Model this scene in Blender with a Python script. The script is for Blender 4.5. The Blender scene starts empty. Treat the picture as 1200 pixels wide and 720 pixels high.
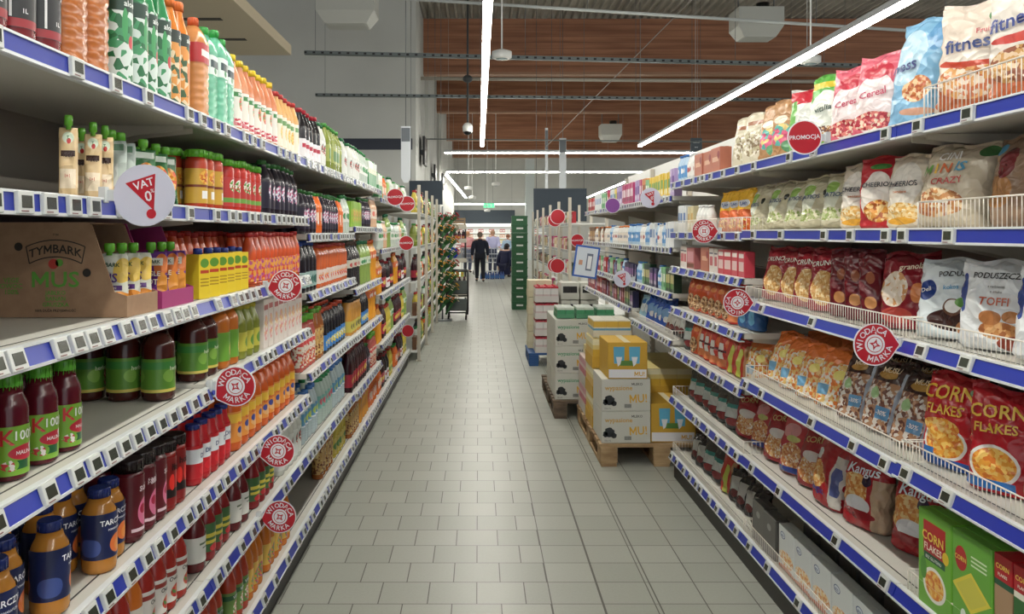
import bpy, bmesh, math, random
from mathutils import Vector, Matrix
random.seed(7)
R = math.radians
PI = math.pi
C = bpy.context.scene.collection
SC = bpy.context.scene

# ------------------------------------------------------------------ camera, world, exposure
F = 933.0                      # focal length in pixels of the 1200 x 720 frame
VX, VY, EYE = 561.0, 273.0, 1.5
cam = bpy.data.objects.new('camera', bpy.data.cameras.new('camera'))
C.objects.link(cam)
cam.location = (0, 0, EYE)
cam.rotation_euler = (R(90), 0, 0)
cam.data.lens = 36 * F / 1200
cam.data.sensor_width = 36
cam.data.shift_x = (600 - VX) / 1200
cam.data.shift_y = -(360 - VY) / 1200
cam.data.clip_end = 200
cam.data.clip_start = .05
SC.camera = cam
SC.view_settings.view_transform = 'Standard'
SC.view_settings.look = 'None'
SC.view_settings.gamma = 1
SC.view_settings.use_curve_mapping = False
SC.view_settings.exposure = 0.68
w = bpy.data.worlds.new('world'); SC.world = w; w.use_nodes = True
w.node_tree.nodes['Background'].inputs[0].default_value = (.93, .97, 1, 1)
w.node_tree.nodes['Background'].inputs[1].default_value = .68
STRIP = 38.0                   # emission of the LED strips

# ------------------------------------------------------------------ materials
def lin(c):
    o = []; g = sum(c[:3]) / 3
    for v in c[:3]:
        v = max(0, min(255, (g + (v - g) * .90) * .97)) / 255
        o.append(v / 12.92 if v <= .04045 else ((v + .055) / 1.055) ** 2.4)
    return (*o, 1)
_m = {}
def mat(name, col, rough=.5, metal=0, emit=0, trans=0, coat=0, spec=.5):
    if name in _m: return _m[name]
    m = bpy.data.materials.new(name); m.use_nodes = True
    b = m.node_tree.nodes['Principled BSDF']
    b.inputs['Base Color'].default_value = lin(col)
    b.inputs['Roughness'].default_value = rough
    b.inputs['Metallic'].default_value = metal
    b.inputs['Specular IOR Level'].default_value = spec
    b.inputs['Coat Weight'].default_value = coat
    b.inputs['Coat Roughness'].default_value = .08
    if trans:
        b.inputs['Transmission Weight'].default_value = trans
        b.inputs['IOR'].default_value = 1.2
    if emit:
        b.inputs['Emission Color'].default_value = lin(col)
        b.inputs['Emission Strength'].default_value = emit
    _m[name] = m
    return m
def rgb(c, rough=.4, coat=0, spec=.5):
    return mat('c_%d_%d_%d_%d_%d' % (*c, int(rough * 100), int(coat * 10)), c, rough, coat=coat, spec=spec)
def gloss(c): return rgb(c, .22, .0)
def art(name, base, shapes, rough=.38, bump=0):
    """printed surface: flat shapes laid out in the object's own x (across) and z (up), metres"""
    if name in _m: return _m[name]
    m = bpy.data.materials.new(name); m.use_nodes = True
    N, L = m.node_tree.nodes, m.node_tree.links
    b = N['Principled BSDF']; b.inputs['Roughness'].default_value = rough
    tc = N.new('ShaderNodeTexCoord')
    def val(c):
        if len(c) == 3 and not isinstance(c[0], tuple): return lin(c)
        # speckled food picture: (colour a, colour b, colour c, scale)
        vo = N.new('ShaderNodeTexVoronoi'); vo.inputs['Scale'].default_value = c[3] * 1.5
        L.new(tc.outputs['Object'], vo.inputs['Vector'])
        se = N.new('ShaderNodeSeparateColor'); L.new(vo.outputs['Color'], se.inputs[0])
        r = N.new('ShaderNodeValToRGB'); L.new(se.outputs[0], r.inputs[0])
        r.color_ramp.interpolation = 'CONSTANT'
        e = r.color_ramp.elements
        e[0].position = 0; e[0].color = lin(c[0]); e[1].position = .4; e[1].color = lin(c[1])
        q = e.new(.75); q.color = lin(c[2])
        return r.outputs[0]
    def setin(sock, v):
        if isinstance(v, tuple): sock.default_value = v
        else: L.new(v, sock)
    cur = val(base)
    for s in shapes:
        kind, cx, cz, rx, rz, col = s[:6]
        ma = N.new('ShaderNodeVectorMath'); ma.operation = 'MULTIPLY_ADD'
        L.new(tc.outputs['Object'], ma.inputs[0])
        ma.inputs[1].default_value = (1 / rx, 0, 1 / rz)
        ma.inputs[2].default_value = (-cx / rx, 0, -cz / rz)
        lt = N.new('ShaderNodeMath'); lt.operation = 'LESS_THAN'; lt.inputs[1].default_value = 1
        if kind == 'e':
            ln = N.new('ShaderNodeVectorMath'); ln.operation = 'LENGTH'
            L.new(ma.outputs[0], ln.inputs[0]); L.new(ln.outputs['Value'], lt.inputs[0])
        else:
            ab = N.new('ShaderNodeVectorMath'); ab.operation = 'ABSOLUTE'; L.new(ma.outputs[0], ab.inputs[0])
            sp = N.new('ShaderNodeSeparateXYZ'); L.new(ab.outputs[0], sp.inputs[0])
            mx = N.new('ShaderNodeMath'); mx.operation = 'MAXIMUM' if kind == 'b' else 'ADD'
            L.new(sp.outputs[0], mx.inputs[0]); L.new(sp.outputs[2], mx.inputs[1]); L.new(mx.outputs[0], lt.inputs[0])
        mi = N.new('ShaderNodeMix'); mi.data_type = 'RGBA'
        L.new(lt.outputs[0], mi.inputs[0])
        setin(mi.inputs[6], cur); setin(mi.inputs[7], val(col))
        cur = mi.outputs[2]
    setin(b.inputs['Base Color'], cur)
    _m[name] = m
    return m
def noisy(name, c1, c2, scale=(1, 1, 1), rough=.6, detail=4, lo=.35, hi=.65, metal=0):
    if name in _m: return _m[name]
    m = bpy.data.materials.new(name); m.use_nodes = True
    N, L = m.node_tree.nodes, m.node_tree.links
    b = N['Principled BSDF']; b.inputs['Roughness'].default_value = rough; b.inputs['Metallic'].default_value = metal
    tc = N.new('ShaderNodeTexCoord'); mp = N.new('ShaderNodeMapping'); mp.inputs['Scale'].default_value = scale
    L.new(tc.outputs['Object'], mp.inputs[0])
    n = N.new('ShaderNodeTexNoise'); n.inputs['Detail'].default_value = detail; n.inputs['Scale'].default_value = 1
    L.new(mp.outputs[0], n.inputs['Vector'])
    r = N.new('ShaderNodeValToRGB'); L.new(n.outputs['Fac'], r.inputs[0])
    r.color_ramp.elements[0].position = lo; r.color_ramp.elements[0].color = lin(c1)
    r.color_ramp.elements[1].position = hi; r.color_ramp.elements[1].color = lin(c2)
    L.new(r.outputs[0], b.inputs['Base Color'])
    _m[name] = m
    return m

WHITE = mat('white_paint', (226, 226, 222), .4)
CREAM = mat('cream_paint', (196, 188, 172), .45)
PANEL = mat('back_panel_grey', (150, 143, 133), .6)
DARKPANEL = mat('maroon_panel', (64, 34, 36), .6)
RAILW = mat('rail_white', (222, 226, 228), .3)
RAILB = mat('rail_blue', (28, 48, 168), .3)
DARK = mat('dark_grey', (28, 27, 26), .5)
BLACK = mat('black_plastic', (14, 14, 15), .4)
KICK = mat('kick_plate', (42, 36, 31), .5)
LCD = mat('lcd', (52, 56, 46), .2)
TAGW = mat('tag_frame', (205, 208, 204), .35)
WIRE = mat('wire_white', (232, 226, 214), .35)
METAL = mat('galvanised', (120, 124, 126), .4, .6)
WALLM = noisy('wall_plaster', (196, 196, 190), (206, 206, 200), (.5, .5, .5), .7)
NAVY = mat('header_navy', (44, 56, 68), .6)
LED = mat('led_strip', (255, 252, 240), .5, emit=STRIP)
WOODB = noisy('beam_wood', (150, 94, 64), (186, 124, 88), (.5, .5, 9), .6)
PALLETW = noisy('pallet_wood', (150, 116, 78), (188, 156, 112), (6, 6, 20), .7)
RED = mat('sign_red', (200, 24, 40), .35)
SIGNW = mat('sign_white', (236, 236, 240), .35)
KRAFT = noisy('kraft_card', (158, 122, 92), (170, 134, 102), (30, 30, 30), .75)

def floor_mat():
    m = bpy.data.materials.new('floor_tiles'); m.use_nodes = True
    N, L = m.node_tree.nodes, m.node_tree.links
    b = N['Principled BSDF']
    tc = N.new('ShaderNodeTexCoord'); sp = N.new('ShaderNodeSeparateXYZ'); L.new(tc.outputs['Object'], sp.inputs[0])
    def M(op, a, c=None, d=None):
        n = N.new('ShaderNodeMath'); n.operation = op
        for i, v in enumerate((a, c, d)):
            if v is None: continue
            if isinstance(v, (int, float)): n.inputs[i].default_value = v
            else: L.new(v, n.inputs[i])
        return n.outputs[0]
    ty = M('MULTIPLY', M('SUBTRACT', sp.outputs[1], .016), 5)
    row = M('FLOOR', ty); fy = M('SUBTRACT', ty, row)
    par = M('MODULO', M('ADD', row, 1000), 2)
    left = M('LESS_THAN', sp.outputs[0], .295)
    tx = M('MULTIPLY', M('SUBTRACT', sp.outputs[0], -.008), 5)
    txl = M('ADD', tx, M('MULTIPLY', par, .5))
    txr = M('MULTIPLY', M('SUBTRACT', sp.outputs[0], .295), 4.8)
    t = M('ADD', M('MULTIPLY', txl, left), M('MULTIPLY', txr, M('SUBTRACT', 1, left)))
    cx = M('FLOOR', t); fx = M('SUBTRACT', t, cx)
    ex = M('ABSOLUTE', M('SUBTRACT', fx, .5)); ey = M('ABSOLUTE', M('SUBTRACT', fy, .5))
    g = M('GREATER_THAN', M('MAXIMUM', ex, ey), .489)
    # the two long seams that run the length of the aisle
    for X, hw in ((.295, .002), (.503, .0045), (.73, .003)):
        g = M('MAXIMUM', g, M('LESS_THAN', M('ABSOLUTE', M('SUBTRACT', sp.outputs[0], X)), hw))
    cv = N.new('ShaderNodeCombineXYZ'); L.new(cx, cv.inputs[0]); L.new(row, cv.inputs[1]); L.new(left, cv.inputs[2])
    wn = N.new('ShaderNodeTexWhiteNoise'); L.new(cv.outputs[0], wn.inputs['Vector'])
    nz = N.new('ShaderNodeTexNoise'); nz.inputs['Scale'].default_value = 90; nz.inputs['Detail'].default_value = 5
    L.new(tc.outputs['Object'], nz.inputs['Vector'])
    f = M('ADD', M('MULTIPLY', wn.outputs['Value'], .45), M('MULTIPLY', nz.outputs['Fac'], .75))
    r = N.new('ShaderNodeValToRGB'); L.new(f, r.inputs[0])
    r.color_ramp.elements[0].color = lin((148, 150, 139)); r.color_ramp.elements[1].color = lin((170, 172, 162))
    mi = N.new('ShaderNodeMix'); mi.data_type = 'RGBA'; L.new(g, mi.inputs[0]); L.new(r.outputs[0], mi.inputs[6])
    mi.inputs[7].default_value = lin((74, 70, 63))
    L.new(mi.outputs[2], b.inputs['Base Color'])
    L.new(M('ADD', .30, M('MULTIPLY', nz.outputs['Fac'], .12)), b.inputs['Roughness'])
    b.inputs['Specular IOR Level'].default_value = .5
    return m
FLOORM = floor_mat()

# ------------------------------------------------------------------ mesh helpers
def bx(bm, x0, x1, y0, y1, z0, z1, mi=0, mtx=None):
    vs = [bm.verts.new((x, y, z)) for x in (x0, x1) for y in (y0, y1) for z in (z0, z1)]
    if mtx is not None:
        for v in vs: v.co = mtx @ v.co
    for f in ((0, 1, 3, 2), (4, 6, 7, 5), (0, 4, 5, 1), (2, 3, 7, 6), (0, 2, 6, 4), (1, 5, 7, 3)):
        fc = bm.faces.new([vs[i] for i in f]); fc.material_index = mi
    return vs
def rbox(bm, x0, x1, y0, y1, z0, z1, b=.004, mi=0):
    """box with bevelled edges"""
    t = bmesh.new(); bx(t, x0, x1, y0, y1, z0, z1)
    bmesh.ops.bevel(t, geom=t.edges[:], offset=b, segments=2, affect='EDGES', profile=.5)
    merge(bm, t, mi)
def merge(bm, t, mi=None, mtx=None):
    vm = {}
    for v in t.verts: vm[v] = bm.verts.new(mtx @ v.co if mtx is not None else v.co)
    for f in t.faces:
        try: n = bm.faces.new([vm[v] for v in f.verts])
        except ValueError: continue
        n.material_index = f.material_index if mi is None else mi; n.smooth = f.smooth
    t.free()
def tube(bm, p, q, r, n=6, mi=0, r2=None, smooth=True):
    p, q = Vector(p), Vector(q); d = (q - p); 
    if d.length < 1e-6: return
    a = d.normalized(); s = a.orthogonal().normalized(); t = a.cross(s)
    r2 = r if r2 is None else r2
    A, B = [], []
    for i in range(n):
        c = s * math.cos(2 * PI * i / n) + t * math.sin(2 * PI * i / n)
        A.append(bm.verts.new(p + c * r)); B.append(bm.verts.new(q + c * r2))
    for i in range(n):
        f = bm.faces.new((A[i], A[(i + 1) % n], B[(i + 1) % n], B[i])); f.material_index = mi; f.smooth = smooth
    f = bm.faces.new(A[::-1]); f.material_index = mi
    f = bm.faces.new(B); f.material_index = mi
def rings(bm, rs, mi=0, cap0=True, cap1=True, smooth=True):
    L_ = [[bm.verts.new(p) for p in r] for r in rs]; n = len(L_[0])
    for a, b in zip(L_, L_[1:]):
        for i in range(n):
            f = bm.faces.new((a[i], a[(i + 1) % n], b[(i + 1) % n], b[i])); f.material_index = mi; f.smooth = smooth
    if cap0: f = bm.faces.new(L_[0][::-1]); f.material_index = mi
    if cap1: f = bm.faces.new(L_[-1]); f.material_index = mi
def xsec(r, z, n=16, sq=2.0, ry=None):
    ry = r if ry is None else ry; out = []
    for i in range(n):
        a = 2 * PI * (i + .5) / n; c, s = math.cos(a), math.sin(a)
        k = (abs(c) ** sq + abs(s) ** sq) ** (-1 / sq)
        out.append((r * c * k, ry * s * k, z))
    return out
def lathe(bm, prof, n=16, mi=0, sq=2.0, cap0=True, cap1=True):
    rings(bm, [xsec(r, z, n, sq) for r, z in prof], mi, cap0, cap1)
def prism(bm, pts, y0, y1, mi=0):
    """outline in x,z swept along y"""
    a = [bm.verts.new((x, y0, z)) for x, z in pts]; b = [bm.verts.new((x, y1, z)) for x, z in pts]; n = len(pts)
    f = bm.faces.new(a); f.material_index = mi
    f = bm.faces.new(b[::-1]); f.material_index = mi
    for i in range(n):
        f = bm.faces.new((a[i], b[i], b[(i + 1) % n], a[(i + 1) % n])); f.material_index = mi
def ball(bm, c, r, mi=0, seg=10, sc=(1, 1, 1)):
    t = bmesh.new(); bmesh.ops.create_uvsphere(t, u_segments=seg, v_segments=max(5, seg // 2 + 1), radius=r)
    for f in t.faces: f.smooth = True
    merge(bm, t, mi, Matrix.Translation(c) @ Matrix.Diagonal((*sc, 1)))
def raw(name, bm, mats, parent=None):
    """mesh object, not yet linked"""
    bmesh.ops.recalc_face_normals(bm, faces=bm.faces[:])
    me = bpy.data.meshes.new(name); bm.to_mesh(me); bm.free()
    for m in (mats if isinstance(mats, (list, tuple)) else [mats]): me.materials.append(m)
    o = bpy.data.objects.new(name, me); o.parent = parent
    return o
def obj(name, bm, mats, parent=None):
    o = raw(name, bm, mats, parent); C.objects.link(o); return o
def tag(o, label, cat, group=None):
    o['label'] = label; o['category'] = cat
    if group: o['group'] = group
    return o
def struct(name, bm, m):
    o = obj(name, bm, m); o['kind'] = 'structure'; return o
def thing(name, label, cat, loc=(0, 0, 0), rz=0, group=None):
    o = bpy.data.objects.new(name, None); C.objects.link(o); o.location = loc; o.rotation_euler = (0, 0, rz)
    o.empty_display_size = .05
    return tag(o, label, cat, group)
def kids(o): return [c for c in ALLRAW if c.parent == o]
ALLRAW = []
def dup(root, loc, rot=(0, 0, 0), label=None, cat=None, group=None, scale=None):
    def cp(o, par):
        c = o.copy(); C.objects.link(c); c.parent = par
        for k in PK.get(o.name, ()): cp(k, c)
        return c
    r = cp(root, None); r.location = loc; r.rotation_euler = rot
    if scale: r.scale = scale
    if label: tag(r, label, cat, group)
    return r
PK = {}
def finish(root, children):
    """register an unlinked prototype with its part tree: children = [(obj, [sub objs])]"""
    for c, subs in children:
        c.parent = root
        for s in subs: s.parent = c
        if subs: PK[c.name] = subs
    PK[root.name] = [c for c, _ in children]
    return root

# ------------------------------------------------------------------ lettering
_tc = {}
def glyphs(text, size, spread=.0, bold=.012, align='CENTER'):
    bold = min(bold, .016)
    if 'M' in text and bold > 0 and (text, round(size, 4), bold, spread) in _tc: return _tc[(text, round(size, 4), bold, spread)]
    if 'M' in text and bold > 0: return word_with_m(text, size, spread, bold)
    k = (text, round(size, 4), bold, spread) if align == 'CENTER' else (text, round(size, 4), bold, spread, align)
    if k in _tc: return _tc[k]
    cu = bpy.data.curves.new('t', 'FONT'); cu.body = text; cu.size = size; cu.align_x = align; cu.align_y = 'CENTER'
    cu.resolution_u = 2; cu.offset = bold * size; cu.space_character = 1 + spread
    o = bpy.data.objects.new('t', cu); C.objects.link(o)
    dg = bpy.context.evaluated_depsgraph_get(); dg.update()
    me = bpy.data.meshes.new_from_object(o.evaluated_get(dg))
    vs = [v.co.copy() for v in me.vertices]; fs = [tuple(p.vertices) for p in me.polygons]
    bpy.data.objects.remove(o); bpy.data.meshes.remove(me); bpy.data.curves.remove(cu)
    _tc[k] = (vs, fs); return _tc[k]
_wd = {}
def _span(t, size):
    k = (t, round(size, 4))
    if k not in _wd:
        v, _ = glyphs(t, size, 0, 0, 'LEFT')
        _wd[k] = (min(p.x for p in v), max(p.x for p in v), min(p.y for p in v), max(p.y for p in v))
    return _wd[k]
def word_with_m(text, size, spread, bold):
    """letter by letter, the letter M drawn as one clean outline of even weight"""
    VS, FS, x = [], [], 0
    ii = _span('II', size); wII = ii[1] - ii[0]; hx = _span('H', size)
    for ch in text:
        if ch == ' ': x += .28 * size; continue
        s3 = _span('I' + ch + 'I', size); adv = (s3[1] - s3[0]) - wII
        n = len(VS)
        if ch == 'M':
            a, b_, z0, z1 = _span('M', size); z0, z1 = hx[2], hx[3]; e = bold * size; t = .085 * size + 2 * e
            a += x - e; b_ += x + e; z0 -= e; z1 += e; m = (a + b_) / 2; q = (z1 - z0)
            P = [(a, z0), (a + t, z0), (a + t, z1 - q * .42), (m, z0 + q * .12), (b_ - t, z1 - q * .42), (b_ - t, z0), (b_, z0), (b_, z1), (b_ - t, z1), (m, z0 + q * .12 + q * .36), (a + t, z1), (a, z1)]
            VS += [Vector((px, pz, 0)) for px, pz in P]
            FS += [tuple(n + i for i in f) for f in ((0, 1, 2, 10, 11), (2, 3, 9, 10), (3, 4, 8, 9), (4, 5, 6, 7, 8))]
        else:
            v, f = glyphs(ch, size, 0, bold, 'LEFT'); VS += [p + Vector((x, 0, 0)) for p in v]; FS += [tuple(n + i for i in g) for g in f]
        x += adv
    c = (min(p.x for p in VS) + max(p.x for p in VS)) / 2
    _tc[(text, round(size, 4), bold, spread)] = ([p - Vector((c, 0, 0)) for p in VS], FS)
    return _tc[(text, round(size, 4), bold, spread)]
def text_bm(bm, text, size, fn, mi=0, cx=0, cz=0, rot=0, bold=.012, spread=0, sx=1):
    vs, fs = glyphs(text, size, spread, bold)
    c, s = math.cos(rot), math.sin(rot); nv = []
    for v in vs:
        x, z = v.x * sx, v.y
        nv.append(bm.verts.new(fn(cx + x * c - z * s, cz + x * s + z * c)))
    for f in fs:
        try: q = bm.faces.new([nv[i] for i in f]); q.material_index = mi
        except ValueError: pass
def lettering(items, fn, name='lettering', mats=None):
    """items: (text, size, x, z, colour, rot) laid on a surface fn(x,z)->(x,y,z)"""
    bm = bmesh.new(); ms = []; 
    for it in items:
        t, s, x, z, col = it[:5]; rt = it[5] if len(it) > 5 else 0
        m = rgb(col, .4)
        if m not in ms: ms.append(m)
        text_bm(bm, t, s, fn, ms.index(m), x, z, rt, .02)
    return raw(name, bm, ms)

# ------------------------------------------------------------------ product prototypes
FILM = []
def crinkle(m):
    N, L = m.node_tree.nodes, m.node_tree.links; b = N['Principled BSDF']; b.inputs['Roughness'].default_value = .27
    tc = N.new('ShaderNodeTexCoord'); oi = N.new('ShaderNodeObjectInfo')
    ad = N.new('ShaderNodeVectorMath'); ad.operation = 'ADD'; L.new(tc.outputs['Object'], ad.inputs[0]); L.new(oi.outputs['Random'], ad.inputs[1])
    nz = N.new('ShaderNodeTexNoise'); nz.inputs['Scale'].default_value = 14; nz.inputs['Detail'].default_value = 1; L.new(ad.outputs[0], nz.inputs['Vector'])
    mx = N.new('ShaderNodeMix'); mx.data_type = 'VECTOR'; mx.inputs[0].default_value = .12; L.new(ad.outputs[0], mx.inputs[4]); L.new(nz.outputs['Color'], mx.inputs[5])
    vo = N.new('ShaderNodeTexVoronoi'); vo.inputs['Scale'].default_value = 26; L.new(mx.outputs[1], vo.inputs['Vector'])
    bp = N.new('ShaderNodeBump'); bp.inputs['Strength'].default_value = .42; bp.inputs['Distance'].default_value = .02
    L.new(vo.outputs['Distance'], bp.inputs['Height']); L.new(bp.outputs[0], b.inputs['Normal'])
PR = {}
def reg(key, root, look, cat, wd, dp, h):
    PR[key] = dict(o=root, look=look, cat=cat, w=wd, d=dp, h=h)
def bottle(key, name, look, r, h, body, cap, lab=None, labm=None, sq=2.0, neck=.45, sh=.62, texts=None, waist=0, capr=None, caph=.085, cat='bottle', n=16, grooves=False):
    bm = bmesh.new(); nr = r * neck; ch = h * caph
    pf = [(r * .84, 0), (r * .97, .006), (r, .014)]
    zb = h * sh
    if grooves:
        k = 9
        for i in range(k):
            z = .02 + (zb - .03) * (i + .5) / k
            pf += [(r, z - (zb - .03) / k * .3), (r * .955, z), (r, z + (zb - .03) / k * .3)]
    elif waist:
        pf += [(r, h * .06), (r * (1 - waist), h * .30), (r * (1 - waist), h * .36), (r, h * .56)]
    pf += [(r, zb), (r * .93, zb + (h - zb) * .18), (r * .72, zb + (h - zb) * .42), (nr * 1.1, zb + (h - zb) * .66), (nr, h - ch * 1.15), (nr, h - ch * .5)]
    if neck > .8: pf = [(r * .84, 0), (r * .97, .006), (r, .014), (r, zb), (r * .97, zb + .01), (nr, h - ch * 1.2), (nr, h - ch * .5)]
    rings(bm, [xsec(a, z, n, 2 + (sq - 2) * (1 if z < zb + .001 else .2)) for a, z in pf])
    root = raw(name, bm, body if not isinstance(body, tuple) else gloss(body))
    ch_ = []
    bm = bmesh.new(); cr = capr or nr * 1.14
    lathe(bm, [(cr, h - ch), (cr, h - ch * .12), (cr * .93, h)], 14)
    for i in range(14):
        a = 2 * PI * i / 14
        tube(bm, (cr * math.cos(a), cr * math.sin(a), h - ch), (cr * math.cos(a), cr * math.sin(a), h - ch * .15), cr * .045, 3)
    ch_.append((raw('cap', bm, gloss(cap)), []))
    if lab:
        z0, z1 = lab[0] * h, lab[1] * h
        bm = bmesh.new(); rl = r * 1.016
        k = 3; rings(bm, [xsec(rl, z0 + (z1 - z0) * i / k, n * 2 if sq == 2 else n, sq) for i in range(k + 1)], 0, False, False)
        lo = raw('label', bm, labm); subs = []
        if texts:
            rr = rl + .0012
            subs.append(lettering(texts, (lambda x, z: (rr * math.sin(x / rr), -rr * math.cos(x / rr), z)) if sq == 2 else (lambda x, z: (x, -rl - .001, z))))
        ch_.append((lo, subs))
    reg(key, finish(root, ch_), look, cat, 2 * r + .004, 2 * r + .006, h)
def jar(*a, **k): bottle(*a, neck=.86, sh=.78, caph=.13, **k)

def bag(key, name, look, wd, h, d, m, texts=None, seal=None, side=None, seed=0, cat='bag', rough=.3, crumple=.008, sq=2.6, fold=False):
    rnd = random.Random(seed + 11)
    ph = [rnd.uniform(0, 6.28) for _ in range(8)]
    def D(z):
        t = z / h
        g = .80 + .20 * math.sin(min(1, t / .45) * PI / 2)
        if t > .45: g = max(0, math.cos((t - .45) / .55 * PI / 2)) ** .75
        return max(.0025, d / 2 * g)
    def W(z):
        t = z / h
        return wd / 2 * (1 - .05 * math.sin(t * PI) - (.03 if t > .9 else 0))
    def wr(x, z):
        t = z / h
        a = crumple * (math.sin(x * 60 + ph[0] + z * 30) * .5 + math.sin(z * 75 + ph[1] + x * 40) * .4 + math.sin((x + z) * 120 + ph[2]) * .3 + math.sin(x * 170 + ph[3] - z * 50) * .25 * t)
        return a
    nz = 20; n = 40; rs = []
    for j in range(nz + 1):
        z = h * j / nz; ring = []
        zz = z
        for i in range(n):
            a = 2 * PI * (i + .5) / n; c, s = math.cos(a), math.sin(a); k = (abs(c) ** sq + abs(s) ** sq) ** (-1 / sq)
            q = .88 if j == 0 else 1
            x = W(z) * c * k * q; y = D(z) * s * k * q
            am = wr(x, z) * (0 if j == 0 else min(1, D(z) / (.3 * d)))
            y += am * (1 if s > 0 else -1) * abs(s)
            if abs(c) > .8: x -= (c / abs(c)) * abs(am) * 1.2
            # crumpled, uneven top edge
            zt = z + (.006 * math.sin(x * 45 + ph[4]) + .004 * math.sin(x * 110 + ph[5])) * (z / h) ** 6
            if fold: y += .05 * max(0, z / h - .82) ** 1 * 2
            ring.append((x, y, zt))
        rs.append(ring)
    bm = bmesh.new(); rings(bm, rs)
    root = raw(name, bm, m); ch_ = []; FILM.append(m) if m not in FILM else None
    bm = bmesh.new(); W1 = W(h) * .97; zs = []
    kk = 14
    A = []; 
    for j, z in enumerate((h - .003, h + .011)):
        for sgn in (-1, 1):
            A.append([bm.verts.new((-W1 + 2 * W1 * i / kk, sgn * .0012 + .004 * math.sin(i * .9 + ph[6]) * j, z + .006 * math.sin((-W1 + 2 * W1 * i / kk) * 45 + ph[4]))) for i in range(kk + 1)])
    for a, b_ in ((0, 2), (1, 3), (2, 3), (0, 1)):
        for i in range(kk): bm.faces.new((A[a][i], A[a][i + 1], A[b_][i + 1], A[b_][i]))
    if seal: ch_.append((raw('top_seal', bm, gloss(seal)), []))
    else: ch_.append((raw('top_seal', bm, m), []))
    if texts:
        def fn(x, z):
            t = min(.98, abs(x) / W(z)); y = -D(z) * (1 - t ** sq) ** (1 / sq)
            y -= max(0, wr(x, z)) * 1 + .0025
            if fold: y += .05 * max(0, z / h - .82) * 2
            return (x, y, z)
        ch_.append((lettering(texts, fn), []))
    reg(key, finish(root, ch_), look, cat, wd * .98, d * 1.05, h)

def box(key, name, look, wd, h, d, m, texts=None, cap=None, cat='box', top=None, sidetexts=None, added_opening=None):
    bm = bmesh.new(); rbox(bm, -wd / 2, wd / 2, -d / 2, d / 2, 0, h, min(.003, wd * .03))
    root = raw(name, bm, m); ch_ = []
    if cap:
        bm = bmesh.new(); lathe(bm, [(.014, h), (.014, h + .016), (.012, h + .018)], 12)
        ch_.append((raw('cap', bm, gloss(cap)), []))
    else:
        bm = bmesh.new(); bx(bm, -wd / 2 + .003, wd / 2 - .003, -.0015, .0015 + d * .25, h - .0005, h + .0012)
        ch_.append((raw('top_flap', bm, top or m), []))
    if texts: ch_.append((lettering(texts, lambda x, z: (x, -d / 2 - .0012, z)), []))
    reg(key, finish(root, ch_), look, cat, wd + .003, d + .004, h)

def pouch(key, name, look, wd, h, d, m, cap, texts=None, seed=1):
    bm = bmesh.new(); rs = []
    for j in range(13):
        t = j / 12; z = t * h * .88
        dd = max(.002, d / 2 * (max(0, math.cos(t * PI / 2)) ** .8)); ww = wd / 2 * (1 - .04 * math.sin(t * PI))
        if t > .93: ww *= .93
        rs.append([(ww * x, dd * y + .0015 * math.sin(z * 90 + x * 3 + seed), z) for x, y, _ in xsec(1, 0, 24, 2.4)])
    rings(bm, rs); root = raw(name, bm, m); FILM.append(m) if m not in FILM else None
    bm = bmesh.new(); zc = h * .88
    lathe(bm, [(.0075, zc - .004), (.0075, zc + .004), (.0125, zc + .005), (.0125, h + .003), (.0105, h + .006)], 12)
    ch_ = [(raw('cap', bm, gloss(cap)), [])]
    if texts:
        def fn(x, z):
            t = min(1, z / (h * .88)); dd = max(.002, d / 2 * (max(0, math.cos(t * PI / 2)) ** .8))
            return (x, -dd * (1 - min(.98, abs(2 * x / wd)) ** 2.4) ** (1 / 2.4) - .003, z)
        ch_.append((lettering(texts, fn), []))
    reg(key, finish(root, ch_), look, 'pouch', wd, d + .004, h)

# --- drinks
G1 = (94, 178, 40)
bottle('nectar_black', 'nectar_bottle', 'black-labelled red nectar bottle', .040, .31, (120, 16, 22), (150, 20, 26), (.10, .62),
       art('a_nectar', (24, 24, 28), [('e', .012, .165, .03, .03, (196, 40, 52)), ('e', .0, .185, .03, .02, (86, 140, 52)), ('b', 0, .04, .05, .008, (160, 30, 40)), ('b', -.03, .11, .0016, .06, (220, 220, 220))]),
       texts=[('Cappy', .030, .004, .125, (238, 238, 238)), ('1L', .012, -.01, .062, (230, 230, 230))])
bottle('amber_square', 'tea_bottle', 'square amber ridged tea bottle', .046, .34, mat('amber_tea', (184, 100, 38), .2), (208, 120, 30), sq=7, grooves=True, sh=.76, neck=.35)
bottle('green_slim', 'aloe_bottle', 'green and silver aloe drink bottle', .034, .32, (52, 140, 84), (40, 120, 60), (.03, .70),
       art('a_aloe', ((206, 220, 214), (30, 108, 62), (58, 150, 96), 38), [('e', .005, .11, .008, .016, (206, 36, 44)), ('b', 0, .2, .05, .018, (24, 60, 46)), ('e', -.012, .15, .007, .04, (60, 160, 90))]),
       texts=[('aloe', .020, 0, .2, (230, 240, 235))])
bottle('peach_slim', 'aloe_bottle', 'orange peach aloe drink bottle', .034, .31, (226, 126, 44), (232, 112, 40), (.05, .70),
       art('a_peach', ((232, 150, 60), (60, 96, 60), (228, 208, 170), 42), [('e', .0, .11, .012, .03, (226, 120, 40)), ('b', 0, .2, .05, .018, (34, 50, 44))]),
       texts=[('aloe', .020, 0, .2, (230, 240, 235))])
bottle('orange_square', 'tea_bottle', 'square peach tea bottle with red label', .040, .31, mat('peach_tea', (214, 140, 78), .22), (222, 90, 40), (.55, .74),
       art('a_osq', (198, 46, 50), [('b', 0, .20, .03, .01, (236, 232, 226))]), sq=7, grooves=True, sh=.76, neck=.35)
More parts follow.
